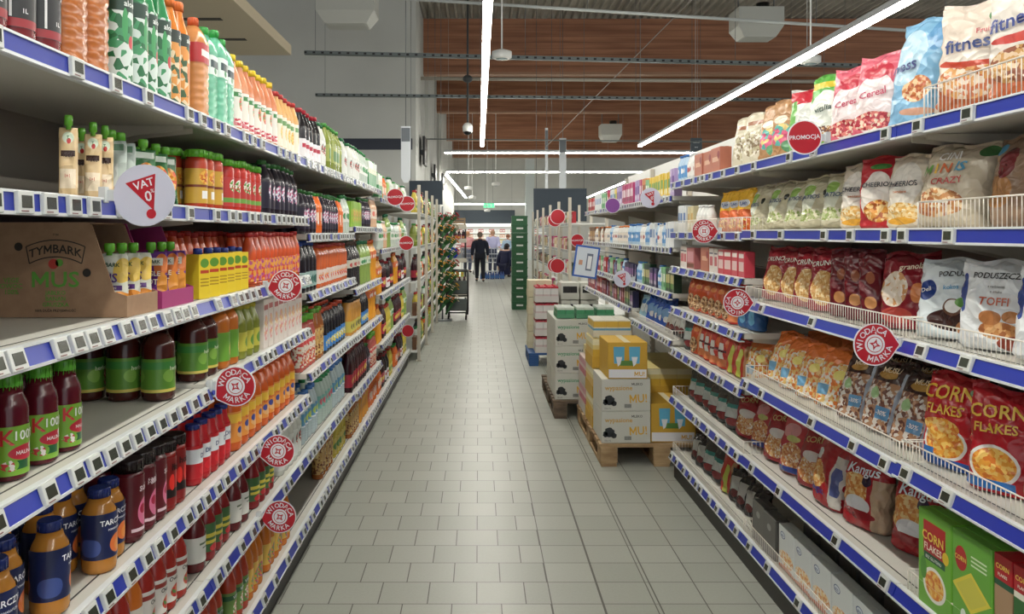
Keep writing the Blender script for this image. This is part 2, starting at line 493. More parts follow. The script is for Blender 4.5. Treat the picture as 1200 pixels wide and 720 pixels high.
bottle('teal_square', 'water_bottle', 'square pale green water bottle', .038, .31, mat('teal_water', (110, 196, 160), .15), (50, 168, 70), (.5, .7),
       art('a_tsq', (222, 240, 232), [('b', 0, .19, .03, .012, (30, 60, 66)), ('e', 0, .17, .01, .01, (40, 140, 80))]), sq=7, grooves=True, sh=.76, neck=.35)
for i, (c, ln, look) in enumerate((((222, 148, 106), 'a_ft1', 'pink fruit drink bottle with yellow cap'), ((216, 128, 84), 'a_ft2', 'peach fruit drink bottle with yellow cap'), ((150, 150, 62), 'a_ft3', 'olive fruit drink bottle with yellow cap'))):
    bottle('fruit%d' % i, 'fruit_drink_bottle', look, .038, .275, c, (240, 206, 40), (.08, .56),
           art(ln, (236, 232, 222), [('e', .008, .105, .018, .026, ((214, 60, 60), (240, 150, 90), (90, 160, 70), 110)), ('b', 0, .135, .03, .008, (60, 140, 70)), ('b', 0, .04, .06, .012, ((204, 50, 66), (236, 236, 230), (224, 130, 140), 90))]), waist=0, sh=.58, neck=.40,
           texts=[('sun', .018, -.004, .137, (250, 250, 250))])
bottle('peach_red', 'fruit_drink_bottle', 'peach fruit drink bottle with red cap', .036, .25, (228, 172, 100), (190, 42, 40), (.08, .6),
       art('a_pr', (238, 232, 210), [('e', 0, .08, .016, .03, ((240, 160, 60), (250, 210, 110), (110, 170, 80), 90)), ('b', 0, .125, .03, .010, (110, 160, 90))]), neck=.5)
bottle('cola', 'cola_bottle', 'black drink bottle with red cap', .037, .255, (26, 20, 24), (176, 30, 46), (.08, .42),
       art('a_cola', (236, 232, 236), [('b', 0, .075, .03, .01, (190, 30, 60)), ('e', .01, .05, .014, .012, (200, 40, 80))]), neck=.42)
bottle('olive', 'oil_bottle', 'olive green bottle with green cap', .042, .27, (128, 142, 50), (70, 150, 60), (.2, .55),
       art('a_olive', (160, 170, 80), [('b', 0, .10, .03, .03, (80, 130, 60))]), sq=4, neck=.4)
bottle('whitegreen', 'kefir_bottle', 'white bottle with dark green cap', .034, .24, (214, 216, 206), (30, 110, 60), (.1, .6),
       art('a_wg', (224, 226, 220), [('e', 0, .1, .02, .03, ((60, 80, 60), (200, 60, 60), (230, 230, 220), 80))]))
jar('jar_red', 'lidded_juice_bottle', 'red carrot juice bottle with green lid', .034, .185, (186, 58, 32), G1, (.1, .68),
    art('a_jr', (206, 160, 52), [('e', .0, .10, .022, .022, ((226, 128, 34), (240, 186, 70), (190, 60, 30), 80)), ('b', .0, .045, .014, .012, (236, 236, 236)), ('b', 0, .072, .04, .004, (120, 44, 30))]), )
jar('jar_strawb', 'lidded_juice_bottle', 'red berry juice bottle with green lid', .030, .18, (196, 44, 34), G1, (.1, .66),
    art('a_js', (196, 52, 48), [('e', .0, .09, .018, .022, ((236, 226, 220), (80, 160, 60), (210, 40, 40), 90)), ('b', 0, .04, .03, .008, (110, 170, 70))]))
bottle('dark_green', 'drink_bottle', 'dark purple drink bottle with green cap', .036, .215, (30, 22, 36), (48, 120, 50), (.12, .6),
       art('a_dg', (34, 30, 52), [('e', 0, .09, .022, .034, ((190, 60, 120), (230, 230, 240), (60, 50, 110), 80))]))
bottle('orange_green', 'drink_bottle', 'orange drink bottle with green cap', .035, .215, (232, 104, 30), (60, 160, 60), (.2, .62),
       art('a_og', (236, 110, 36), [('b', 0, .09, .018, .022, (244, 214, 190)), ('e', 0, .06, .01, .01, (240, 240, 240))]))
bottle('clear_soda', 'water_bottle', 'clear soda bottle with white label', .036, .24, mat('pet_clear', (196, 208, 196), .12), (56, 150, 80), (.3, .6),
       art('a_cs', (232, 232, 226), [('e', 0, .11, .02, .02, (70, 150, 90))]), sq=2)
bottle('peachclear', 'drink_bottle', 'pale peach drink bottle with white cap', .036, .24, (226, 182, 146), (232, 230, 226), (.3, .6),
       art('a_pc', (236, 220, 200), [('e', 0, .11, .02, .02, (226, 110, 90))]))
bottle('kubus', 'juice_bottle', 'plum-red juice bottle with big green cap', .034, .195, mat('plum_juice', (92, 16, 30), .18), (88, 176, 44), (.06, .52),
       art('a_kub', (126, 180, 52), [('e', .006, .052, .03, .014, (204, 40, 62)), ('b', .0, .03, .012, .008, (24, 90, 50)), ('e', -.02, .03, .012, .01, ((210, 40, 60), (240, 230, 230), (120, 180, 60), 120)), ('e', .022, .06, .007, .007, (240, 240, 236))]),
       neck=.60, sh=.66, caph=.17, capr=.0225, texts=[('K', .040, -.030, .080, (214, 34, 44)), ('100%', .024, .006, .083, (246, 250, 240)), ('MALINA', .010, .004, .052, (250, 236, 236)), ('K', .03, .052, .07, (214, 34, 44))])
bottle('brown_big', 'tea_bottle', 'dark brown tea bottle with green label', .045, .212, mat('brown_tea', (72, 24, 18), .15), (70, 20, 16), (.12, .56),
       art('a_bb', (92, 148, 46), [('e', .022, .062, .018, .026, ((206, 60, 60), (238, 214, 190), (150, 180, 80), 80)), ('b', 0, .03, .09, .004, (220, 200, 90)), ('e', -.024, .07, .014, .018, (130, 180, 70)), ('b', 0, .1, .09, .01, (60, 140, 60))]), neck=.5, sh=.72,
       texts=[('herbata', .016, -.002, .09, (230, 240, 210))])
bottle('orange_big2', 'tea_bottle', 'orange tea bottle with green label', .042, .212, mat('orange_tea', (206, 112, 36), .15), (220, 120, 30), (.12, .56),
       art('a_ob2', (110, 170, 56), [('e', .012, .06, .022, .026, ((240, 190, 90), (250, 226, 150), (200, 80, 50), 80))]), neck=.5, sh=.72)
bottle('limejar', 'juice_bottle', 'lime green drink bottle with yellow cap', .036, .19, (130, 140, 46), (206, 196, 60), (.15, .5),
       art('a_lj', (196, 190, 70), [('e', 0, .06, .02, .02, (90, 140, 50))]), neck=.5)
bottle('blue_orange', 'juice_bottle', 'amber juice bottle with blue cap and navy label', .037, .185, mat('amber_juice', (196, 128, 44), .12), (26, 44, 116), (.18, .72),
       art('a_bo', (26, 36, 84), [('e', .006, .062, .021, .021, (232, 116, 50)), ('e', .010, .058, .012, .014, (240, 146, 60)), ('b', .022, .074, .007, .006, (60, 130, 60)), ('e', -.04, .06, .01, .02, (60, 80, 150))]),
       sh=.68, neck=.55, caph=.11, texts=[('TARCZYN', .0165, .0, .112, (240, 240, 246)), ('POMARAŃCZA', .006, 0, .096, (226, 228, 240))])
jar('cherry_pink', 'juice_bottle', 'dark cherry juice bottle with pink fruit label', .033, .20, (92, 14, 26), (30, 16, 18), (.08, .8),
    art('a_cp', (98, 18, 30), [('e', .004, .07, .024, .034, (222, 110, 150)), ('e', -.004, .078, .011, .012, (170, 20, 60)), ('e', .013, .062, .011, .012, (170, 20, 60)), ('b', 0, .03, .03, .004, (230, 200, 210))]),
    texts=[('sok', .026, 0, .13, (236, 214, 220))])
jar('chilli_red', 'juice_bottle', 'red tomato juice bottle with black chilli label', .032, .19, (150, 22, 20), (30, 16, 16), (.08, .78),
    art('a_cr', (140, 22, 22), [('b', .0, .05, .05, .012, (24, 16, 18)), ('e', .01, .085, .010, .026, (232, 40, 32)), ('e', -.014, .08, .008, .022, (232, 40, 32))]),
    texts=[('hot', .026, 0, .12, (20, 12, 12))])
bottle('cherry_white', 'juice_bottle', 'bright red juice bottle with white label', .031, .185, (196, 26, 34), (34, 50, 130), (.12, .66),
       art('a_cw', (206, 30, 40), [('b', .0, .09, .05, .022, (226, 232, 236)), ('e', .0, .045, .02, .015, (230, 40, 50))]), neck=.6, texts=[('DHE', .02, .0, .09, (40, 60, 120))])
bottle('orange_big', 'carrot_drink_bottle', 'big orange carrot drink bottle with yellow label', .042, .235, mat('carrot', (220, 92, 28), .2), (206, 76, 28), (.14, .60),
       art('a_obg', (238, 150, 60), [('e', .01, .06, .035, .016, (240, 184, 120)), ('b', 0, .118, .09, .016, (244, 196, 60)), ('e', -.012, .075, .012, .012, (60, 70, 150)), ('b', .03, .125, .018, .006, (40, 120, 60)), ('e', .03, .08, .02, .012, ((226, 60, 40), (250, 210, 120), (236, 130, 40), 90))]),
       neck=.45, sh=.66, texts=[('Karotka', .015, 0, .1, (206, 40, 30))])
bottle('tomato_white', 'juice_bottle', 'red juice bottle with white fruit label', .033, .20, (176, 40, 30), (150, 30, 30), (.12, .58),
       art('a_tw', (232, 226, 218), [('e', .006, .05, .022, .018, ((206, 40, 44), (226, 110, 60), (80, 140, 60), 90)), ('b', .0, .1, .04, .006, (160, 50, 40))]), neck=.5, texts=[('Owoc', .016, -.002, .085, (60, 60, 60))])
bottle('orange_wh', 'juice_bottle', 'orange juice bottle with white and pink label', .033, .205, (222, 112, 26), (222, 96, 26), (.12, .52),
       art('a_ow', (236, 226, 212), [('e', .0, .06, .022, .02, ((236, 120, 120), (240, 170, 60), (110, 160, 80), 90))]), neck=.5)
bottle('jam_white', 'juice_bottle', 'wide cherry bottle with white label', .037, .19, (104, 20, 26), (120, 24, 28), (.16, .56),
       art('a_jw', (222, 222, 214), [('e', .014, .05, .016, .014, (196, 40, 60)), ('b', 0, .085, .03, .003, (90, 110, 80)), ('b', 0, .072, .022, .002, (110, 110, 110))]), neck=.5)
bottle('jam_green', 'juice_bottle', 'red juice bottle with green and yellow label', .034, .19, (148, 24, 28), (130, 24, 28), (.16, .62),
       art('a_jg', (64, 110, 58), [('b', 0, .08, .03, .006, (226, 210, 70)), ('b', 0, .06, .03, .005, (226, 210, 70)), ('e', 0, .04, .02, .012, (206, 40, 50))]), neck=.5)
bottle('slim_red', 'slim_juice_bottle', 'slim red juice bottle with green label', .029, .215, (196, 62, 36), (190, 60, 40), (.14, .55),  # slim shape of juice bottle, red here and orange below
       art('a_sr', (112, 150, 70), [('e', .0, .06, .018, .026, ((220, 60, 70), (238, 226, 210), (110, 160, 70), 100)), ('b', 0, .1, .03, .008, (40, 100, 60))]), neck=.5, texts=[('VITAL', .015, 0, .1, (240, 240, 236))])
bottle('slim_orange', 'slim_juice_bottle', 'slim orange juice bottle with fruit label', .030, .225, (228, 122, 28), (96, 168, 50), (.14, .5),
       art('a_so', (236, 190, 80), [('e', .0, .06, .02, .03, ((214, 60, 120), (100, 170, 80), (240, 150, 50), 100))]), neck=.45)
bottle('water_blue', 'water_bottle', 'clear water bottle with blue label', .035, .245, mat('pet_water', (206, 226, 232), .08, trans=.25), (60, 120, 200), (.35, .62),
       art('a_wb', (90, 160, 206), [('e', 0, .12, .02, .018, (200, 220, 80)), ('b', 0, .09, .04, .004, (230, 236, 240))]), grooves=True)
bottle('water_green', 'water_bottle', 'clear water bottle with green label', .035, .245, mat('pet_water2', (206, 228, 218), .08, trans=.25), (50, 150, 90), (.35, .62),
       art('a_wgn', (120, 190, 180), [('e', 0, .12, .02, .018, (220, 90, 110))]), grooves=True)
bottle('berry_green', 'drink_bottle', 'pink strawberry drink bottle with lime cap', .031, .26, (206, 92, 84), (112, 196, 60), (.08, .6),
       art('a_bg', ((232, 226, 210), (206, 60, 60), (226, 120, 60), 60), [('b', 0, .13, .04, .01, (226, 80, 80))]), neck=.55, caph=.13)
bottle('amber_small', 'beer_bottle', 'amber bottle with gold label', .032, .27, (176, 98, 40), (110, 176, 60), (.1, .62),
       art('a_as', ((206, 160, 90), (120, 60, 30), (226, 200, 130), 60), []), neck=.5)
bottle('dark_blue', 'drink_bottle', 'black drink bottle with blue label', .040, .25, (20, 18, 28), (200, 70, 40), (.08, .42),
       art('a_db', (46, 120, 200), [('e', 0, .06, .026, .022, ((240, 210, 60), (90, 170, 220), (230, 240, 240), 70))]), neck=.42)
bottle('dark_bluecap', 'drink_bottle', 'black drink bottle with blue cap', .036, .25, (22, 20, 30), (40, 76, 180), (.1, .4),
       art('a_dbc', (150, 180, 176), [('e', 0, .06, .022, .022, (60, 110, 100))]), neck=.45)
bottle('orange_bluecap', 'drink_bottle', 'orange drink bottle with pale label', .035, .23, (216, 96, 44), (180, 60, 50), (.1, .42),
       art('a_obc', (226, 206, 196), [('e', 0, .06, .022, .022, ((226, 70, 70), (240, 160, 80), (200, 220, 226), 80))]), neck=.55, sh=.74)
bottle('kubus_small', 'drink_bottle', 'small orange-red drink bottle', .029, .205, (222, 84, 40), (196, 44, 40), (.1, .5),
       art('a_ks', ((240, 170, 60), (226, 70, 60), (190, 80, 150), 70), []), neck=.5, waist=.05)
bottle('soda_green', 'soda_bottle', 'pale green soda bottle with green cap', .042, .31, mat('soda_g', (140, 170, 80), .15), (40, 130, 90), (.45, .62),
       art('a_sg', (210, 226, 200), [('e', 0, .16, .02, .014, (60, 150, 90))]), neck=.35, waist=.08)
bottle('soda_dark', 'soda_bottle', 'dark cola bottle with clear shoulder', .042, .31, (44, 40, 44), (90, 70, 60), (.45, .62),
       art('a_sd', (206, 206, 190), [('e', 0, .16, .02, .014, (200, 60, 60))]), neck=.35, waist=.08)
bottle('soda_orange', 'soda_bottle', 'orange soda bottle with orange label', .042, .31, (238, 156, 30), (226, 100, 40), (.55, .72),
       art('a_sor', (226, 110, 60), [('e', 0, .19, .02, .014, (240, 236, 230))]), neck=.35, waist=.12)
bottle('wine_dark', 'syrup_bottle', 'dark syrup bottle with red label', .036, .28, (54, 14, 26), (120, 30, 36), (.15, .45),
       art('a_wd', (176, 40, 60), [('e', 0, .08, .02, .02, (232, 200, 90))]), neck=.38)
bottle('lemon', 'syrup_bottle', 'yellow lemon drink bottle', .035, .26, (214, 190, 60), (200, 60, 50), (.1, .45),
       art('a_lem', (226, 206, 90), [('e', 0, .07, .02, .02, (90, 150, 70))]), neck=.45)
bottle('honey', 'juice_bottle', 'honey coloured bottle with black cap', .036, .235, (216, 150, 60), (24, 20, 20), (.1, .4),
       art('a_hon', (206, 190, 80), [('e', 0, .06, .02, .02, (90, 90, 60))]), neck=.7, sh=.7)
pouch('pouch_peach', 'fruit_pouch', 'beige fruit mousse pouch with green cap', .055, .165, .035,
      art('a_pp', (222, 190, 140), [('b', 0, .04, .022, .020, (238, 220, 190)), ('e', 0, .125, .016, .012, (212, 226, 200)), ('e', .002, .118, .006, .006, (200, 40, 40)), ('b', 0, .092, .02, .006, (60, 34, 26))]), G1,
      texts=[('VEGE', .013, 0, .088, (60, 30, 24)), ('1+1', .011, 0, .045, (200, 50, 50)), ('T', .012, 0, .124, (40, 110, 60))])
pouch('pouch_green', 'fruit_pouch', 'green fruit mousse pouch with orange slices', .075, .165, .04,
      art('a_pg', (60, 120, 70), [('e', .004, .075, .028, .036, ((236, 136, 40), (244, 190, 90), (226, 90, 50), 60)), ('b', 0, .13, .03, .008, (220, 234, 220)), ('b', 0, .02, .024, .012, (30, 70, 50))]), G1)
pouch('pouch_silver', 'fruit_pouch', 'silver backed mousse pouch with green cap', .075, .165, .04, art('a_ps', (190, 204, 196), [('b', 0, .13, .03, .008, (110, 150, 120)), ('b', 0, .06, .02, .03, (206, 214, 208))]), G1)
pouch('pouch_mus', 'fruit_pouch', 'white mousse pouch with purple lettering', .092, .165, .045,
      art('a_pm', (226, 228, 214), [('e', .03, .035, .02, .02, (240, 150, 50)), ('e', .034, .105, .02, .03, (246, 206, 90)), ('b', 0, .063, .036, .006, (90, 50, 130)), ('b', -.006, .022, .028, .010, (238, 240, 230)), ('b', 0, .012, .03, .004, (90, 170, 60))]), G1,
      texts=[('TYMBARK', .014, -.002, .118, (20, 80, 44)), ('MUS', .030, -.002, .086, (84, 44, 134)), ('JABŁKO BANAN', .007, 0, .063, (240, 240, 240)), ('BRZOSKWINIA', .007, 0, .05, (84, 44, 134)), ('POUCH', .009, -.004, .03, (84, 44, 134))])
pouch('pouch_jungle', 'fruit_pouch', 'purple and orange mousse pouch', .09, .165, .045,
      art('a_pj', (108, 52, 140), [('e', .03, .11, .018, .03, (230, 124, 60)), ('e', -.03, .13, .014, .014, (226, 140, 110)), ('e', .034, .06, .012, .03, (232, 150, 50)), ('b', 0, .118, .034, .010, (232, 232, 220))]), G1,
      texts=[('TYMBARK', .013, 0, .118, (20, 80, 44)), ('JUNGLE', .018, 0, .086, (244, 240, 220)), ('SHOT', .020, 0, .064, (244, 240, 220))])
box('carton_yellow', 'juice_carton', 'small yellow juice carton with blue cap', .052, .135, .05,
    art('a_cy', (236, 206, 40), [('e', 0, .108, .02, .014, (90, 150, 50)), ('b', 0, .06, .02, .002, (170, 130, 30)), ('b', 0, .05, .02, .002, (170, 130, 30)), ('b', 0, .04, .02, .002, (170, 130, 30)), ('b', 0, .082, .02, .005, (196, 60, 40))]), cap=(36, 60, 160), cat='carton')
box('carton_white', 'juice_carton', 'white and pink juice carton', .07, .195, .06,
    art('a_cwh', (226, 214, 206), [('e', .0, .08, .026, .05, ((226, 130, 130), (238, 230, 220), (240, 190, 120), 50)), ('b', 0, .16, .03, .010, (190, 80, 80))]), cat='carton')
box('carton_green', 'juice_carton', 'green and white milk drink carton', .07, .2, .06,
    art('a_cg', (216, 226, 210), [('b', 0, .06, .04, .05, (70, 150, 90)), ('e', 0, .13, .024, .02, ((240, 200, 80), (80, 160, 80), (236, 236, 230), 70))]), cap=(60, 160, 70), cat='carton')
box('carton_lime', 'juice_carton', 'lime and yellow juice carton', .06, .17, .05,
    art('a_cl', (140, 190, 50), [('e', 0, .08, .024, .05, ((240, 200, 50), (150, 190, 60), (226, 120, 60), 60))]), cat='carton')

# --- cereals and breakfast goods
FL = ((238, 160, 52), (246, 198, 96), (226, 120, 36), 75)
NUT = ((150, 92, 52), (214, 166, 108), (92, 52, 34), 70)
MUE = ((196, 140, 80), (120, 80, 70), (232, 224, 206), 95)
bag('fitness', 'cereal_bag', 'white and brown flakes bag with blue script', .21, .30, .09,
    art('a_fit', (226, 208, 190), [('e', .02, .06, .13, .075, (182, 88, 40)), ('e', -.01, .09, .08, .05, ((206, 110, 60), (238, 216, 190), (226, 160, 90), 60)), ('e', .08, .24, .05, .06, (196, 112, 56)), ('e', 0, .14, .09, .014, (206, 66, 40)), ('e', 0, .155, .08, .014, (232, 220, 206)), ('e', .05, .265, .03, .02, (60, 120, 60))]),
    texts=[('fitness', .052, -.01, .19, (40, 62, 130), .1), ('Fruits', .02, .02, .225, (206, 70, 80), .1)], seed=1)
bag('fitness_brown', 'cereal_bag', 'white and copper flakes bag with blue script', .21, .31, .09,
    art('a_fib', (226, 216, 204), [('e', .1, .2, .06, .16, (190, 96, 42)), ('e', 0, .05, .13, .07, (196, 96, 50)), ('e', -.01, .09, .08, .045, ((150, 84, 56), (232, 200, 160), (206, 150, 80), 60)), ('e', .01, .155, .09, .013, (206, 60, 50)), ('e', .07, .28, .035, .025, (70, 130, 70))]),
    texts=[('fitness', .052, -.02, .20, (34, 56, 140), .1), ('Fruits', .02, .02, .235, (206, 70, 80), .1)], seed=2)
bag('blue_bag', 'cereal_bag', 'light blue flakes bag', .17, .33, .08,
    art('a_blb', (120, 176, 214), [('e', .02, .115, .045, .04, ((214, 130, 70), (240, 200, 150), (190, 90, 50), 70)), ('e', -.03, .22, .06, .09, (176, 212, 232)), ('e', .05, .28, .03, .05, (88, 150, 200)), ('e', .03, .045, .05, .012, (196, 140, 110))]),
    texts=[('ness', .05, -.03, .19, (40, 50, 120), .1)], seed=3)
bag('pink_bag', 'cereal_bag', 'pink and white fruit muesli bag', .17, .27, .08,
    art('a_pib', (224, 96, 116), [('e', 0, .11, .075, .1, (238, 220, 220)), ('e', 0, .05, .08, .03, ((176, 40, 56), (226, 120, 110), (232, 206, 180), 70)), ('e', .0, .22, .05, .03, (206, 50, 70))]),
    texts=[('Cereal', .034, 0, .14, (200, 60, 96), .15)], seed=4)
bag('green_bag', 'cereal_bag', 'bright green and white muesli bag', .18, .28, .09,
    art('a_grb', (96, 180, 70), [('e', -.01, .14, .066, .085, (232, 238, 226)), ('b', 0, .25, .1, .014, (226, 200, 60)), ('e', -.01, .055, .06, .03, MUE)]),
    texts=[('vitalia', .032, -.01, .15, (40, 70, 60), .1)], seed=5)
bag('redtop_bag', 'cereal_bag', 'white muesli bag with red top', .17, .26, .08,
    art('a_rtb', (226, 226, 220), [('b', 0, .235, .1, .03, (206, 40, 56)), ('e', 0, .06, .07, .035, MUE), ('b', -.06, .12, .02, .1, (120, 190, 90))]), seed=6)
bag('owl_bag', 'cereal_bag', 'brown paper muesli bag with coloured pattern', .17, .25, .08,
    art('a_owb', (186, 136, 88), [('e', -.02, .10, .05, .05, ((226, 90, 130), (90, 180, 170), (240, 210, 130), 34)), ('e', .03, .05, .045, .03, (96, 160, 110)), ('e', -.03, .17, .03, .02, (236, 226, 200))]), seed=7)
bag('cream_bag', 'oat_bag', 'cream oat flakes bag', .16, .24, .08,
    art('a_crb', (214, 204, 178), [('e', 0, .1, .06, .06, ((206, 196, 160), (150, 130, 100), (232, 224, 206), 60)), ('b', 0, .2, .05, .01, (150, 90, 60))]), seed=8)
bag('cheer_white', 'cereal_bag', 'white and beige ring cereal bag', .17, .27, .09,
    art('a_chw', (222, 208, 184), [('e', 0, .16, .07, .09, (232, 226, 214)), ('e', 0, .055, .075, .04, ((240, 206, 140), (226, 170, 80), (244, 226, 180), 70)), ('e', .0, .025, .06, .014, (236, 170, 50))]),
    texts=[('CHEERIOS', .028, 0, .165, (40, 44, 60)), ('owsiane', .016, 0, .135, (206, 110, 50))], seed=9)
bag('cheer_red', 'cereal_bag', 'red cereal bag with white front', .17, .28, .08,
    art('a_chr', (196, 34, 44), [('e', 0, .13, .062, .1, (232, 224, 214)), ('e', .01, .07, .055, .045, ((226, 150, 60), (240, 200, 130), (180, 90, 40), 60)), ('e', .0, .25, .04, .012, (70, 140, 60))]),
    texts=[('CHEERIOS', .026, 0, .175, (30, 34, 50)), ], seed=10)
bag('beige_green', 'cereal_bag', 'beige and pale green oat ring bag', .17, .26, .10,
    art('a_beg', (196, 188, 156), [('e', -.05, .13, .05, .1, (214, 218, 196)), ('e', -.03, .06, .07, .03, ((190, 200, 140), (226, 220, 190), (150, 170, 90), 60)), ('e', -.04, .19, .03, .03, (150, 190, 90)), ('e', .045, .17, .012, .018, (40, 40, 30))]),
    texts=[('OATIOS', .03, -.03, .15, (40, 70, 110))], seed=11)
bag('cini_bag', 'cereal_bag', 'large beige cinnamon cereal bag', .24, .28, .12,
    art('a_cin', (206, 192, 166), [('e', -.03, .08, .09, .05, ((206, 140, 80), (236, 206, 160), (176, 104, 60), 55)), ('e', .09, .26, .03, .02, (60, 120, 60))]),
    texts=[('CINI', .04, -.02, .245, (240, 240, 236), .05), ('M', .05, -.08, .195, (110, 170, 70)), ('I', .05, -.045, .198, (230, 180, 50)), ('N', .05, -.015, .20, (226, 110, 60)), ('IS', .05, .03, .205, (80, 160, 200)), ('CRAZY', .032, 0, .155, (206, 60, 60), .08)], seed=12)
bag('choc_bag', 'cereal_bag', 'dull brown cereal bag', .2, .28, .1,
    art('a_chb', (146, 116, 92), [('e', -.04, .11, .06, .05, (176, 120, 66)), ('e', -.02, .2, .03, .05, (120, 34, 40)), ('e', -.07, .25, .016, .02, (80, 160, 200))]), seed=13)
bag('nest_red', 'cereal_bag', 'cream cereal bag with red waves', .2, .28, .1,
    art('a_ner', (228, 222, 212), [('b', 0, .25, .04, .012, (60, 130, 70)), ('e', 0, .06, .09, .06, ((214, 110, 50), (226, 170, 100), (190, 60, 40), 55)), ('e', .0, .17, .09, .014, (206, 50, 60))]),
    texts=[('CRUNCH', .03, 0, .165, (190, 30, 44), .1)], seed=14)
bag('yellow_orange', 'snack_bag', 'orange cereal bag with yellow top', .13, .25, .07,
    art('a_yo', (244, 186, 40), [('e', 0, .06, .1, .075, (226, 98, 36)), ('e', 0, .05, .04, .03, ((240, 200, 100), (226, 120, 50), (180, 60, 30), 60)), ('e', 0, .17, .04, .024, (226, 230, 236))]),
    texts=[('Lio', .034, 0, .17, (40, 90, 170), .2)], seed=15)
bag('crunchy', 'muesli_bag', 'crimson granola bag with oat picture', .18, .225, .08,
    art('a_cru', (156, 24, 40), [('e', -.01, .085, .055, .065, ((226, 180, 110), (206, 150, 80), (240, 214, 160), 80)), ('b', 0, .2, .05, .012, (190, 40, 56)), ('e', .06, .17, .016, .014, (232, 190, 110))]),
    texts=[('CRUNCHY', .028, -.005, .18, (246, 236, 226), .12)], seed=16)
bag('dark_narrow', 'muesli_bag', 'slim dark crimson muesli bag', .10, .225, .07,
    art('a_dn', (104, 16, 28), [('e', 0, .07, .02, .02, (206, 140, 80)), ('e', 0, .15, .016, .02, (160, 90, 60)), ('b', .046, .11, .003, .1, (226, 196, 190))]), seed=17)
bag('crunchy_big', 'muesli_bag', 'dark red granola bag with banana picture', .20, .225, .09,
    art('a_crb2', (142, 20, 36), [('e', -.03, .12, .05, .055, ((232, 214, 190), (214, 150, 90), (240, 226, 210), 45)), ('e', .05, .11, .02, .03, (222, 130, 70)), ('e', -.02, .04, .06, .024, (176, 60, 50))]),
    texts=[('granola', .026, .02, .19, (246, 226, 200), .1)], seed=18)
bag('coconut', 'cereal_bag', 'white cereal bag with coconut picture', .2, .215, .09,
    art('a_coc', (216, 226, 230), [('e', .03, .05, .08, .03, (60, 30, 26)), ('e', .02, .085, .024, .02, (238, 238, 232)), ('e', .02, .085, .028, .024, (110, 70, 50)), ('e', .02, .087, .022, .018, (240, 240, 236)), ('e', .045, .10, .02, .014, (100, 170, 60)), ('e', -.06, .13, .026, .03, (30, 60, 140)), ('e', .06, .03, .03, .02, (200, 130, 80))]),
    texts=[('PODUSZKI', .022, .02, .18, (30, 30, 30), .1), ('kokos', .018, .01, .14, (60, 150, 200), .1), ('Deli', .018, -.06, .13, (240, 240, 240), .3)], seed=19)
bag('toffi', 'cereal_bag', 'white cereal bag with toffee cushions', .21, .215, .09,
    art('a_tof', (220, 224, 226), [('e', .02, .05, .05, .022, ((206, 140, 80), (176, 104, 56), (226, 170, 110), 50)), ('e', .0, .08, .028, .018, (190, 120, 66)), ('e', .05, .085, .022, .015, (196, 128, 72)), ('e', -.084, .14, .016, .05, (36, 66, 150)), ('e', .07, .02, .05, .02, (150, 60, 40))]),
    texts=[('PODUSZECZKI', .021, .01, .185, (30, 30, 30)), ('z nadzieniem', .009, .01, .158, (70, 70, 70)), ('o smaku', .009, .01, .145, (70, 70, 70)), ('TOFFI', .028, .01, .12, (190, 76, 36))], seed=20)
bag('corn', 'cereal_bag', 'bright red corn flakes bag with yellow lettering', .19, .25, .09,
    art('a_corn', (196, 22, 34), [('e', -.0, .07, .07, .05, (232, 230, 224)), ('e', .0, .07, .062, .042, FL), ('e', -.01, .112, .058, .022, FL), ('b', 0, .012, .1, .014, (30, 80, 160)), ('b', -.05, .035, .02, .012, (40, 110, 190)), ('e', .07, .22, .02, .012, (70, 120, 60))]),
    texts=[('CORN', .056, -.006, .205, (244, 196, 60), .06), ('FLAKES', .038, -.006, .158, (244, 196, 60), .06)], seed=21)
bag('corn2', 'cereal_bag', 'red corn flakes bag with kraft side', .19, .25, .09,
    art('a_corn2', (186, 22, 34), [('e', -.02, .07, .06, .05, (232, 230, 224)), ('e', -.02, .07, .052, .042, FL), ('b', .072, .12, .024, .13, (190, 150, 112)), ('b', .072, .21, .024, .02, (40, 60, 40)), ('b', -.03, .02, .06, .012, (40, 110, 190))]),
    texts=[('CORN', .046, -.02, .20, (236, 190, 60), .06), ('FLAKES', .032, -.02, .16, (236, 190, 60), .06)], seed=22)
bag('muesli_brown', 'muesli_bag', 'clear muesli bag with chocolate top', .17, .225, .09,
    art('a_mub', ((176, 130, 96), (110, 66, 52), (208, 200, 190), 60), [('b', 0, .2, .1, .04, (58, 34, 32)), ('b', .02, .06, .028, .02, (90, 150, 200)), ('e', -.03, .12, .02, .02, (150, 190, 130)), ('e', -.01, .185, .035, .016, (176, 132, 60)), ('b', .07, .1, .018, .1, (150, 160, 176))]),
    texts=[('MUSLI', .026, 0, .2, (226, 206, 170), .1), ('-30%', .02, .02, .06, (240, 240, 240))], seed=23)
bag('muesli_orange', 'muesli_bag', 'clear muesli bag with orange top', .16, .215, .08,
    art('a_muo', ((232, 190, 110), (226, 120, 50), (230, 224, 206), 60), [('b', 0, .2, .1, .035, (222, 110, 40)), ('b', -.03, .06, .024, .02, (100, 160, 200)), ('e', .03, .12, .02, .02, (240, 226, 120))]), seed=24)
bag('orange_pack', 'muesli_bag', 'orange fruit muesli bag with kraft stripe', .12, .185, .07,
    art('a_orp', (214, 80, 36), [('e', -.01, .05, .035, .045, ((190, 140, 90), (120, 80, 50), (226, 190, 140), 70)), ('b', .04, .09, .008, .09, (230, 150, 90)), ('e', 0, .14, .03, .014, (240, 140, 70))]), seed=25)
bag('blue_tin', 'cereal_bag', 'blue cereal bag', .11, .14, .07, art('a_blt', (40, 90, 150), [('e', 0, .06, .03, .04, (90, 160, 200)), ('b', 0, .12, .05, .02, (40, 30, 40))]), seed=26)
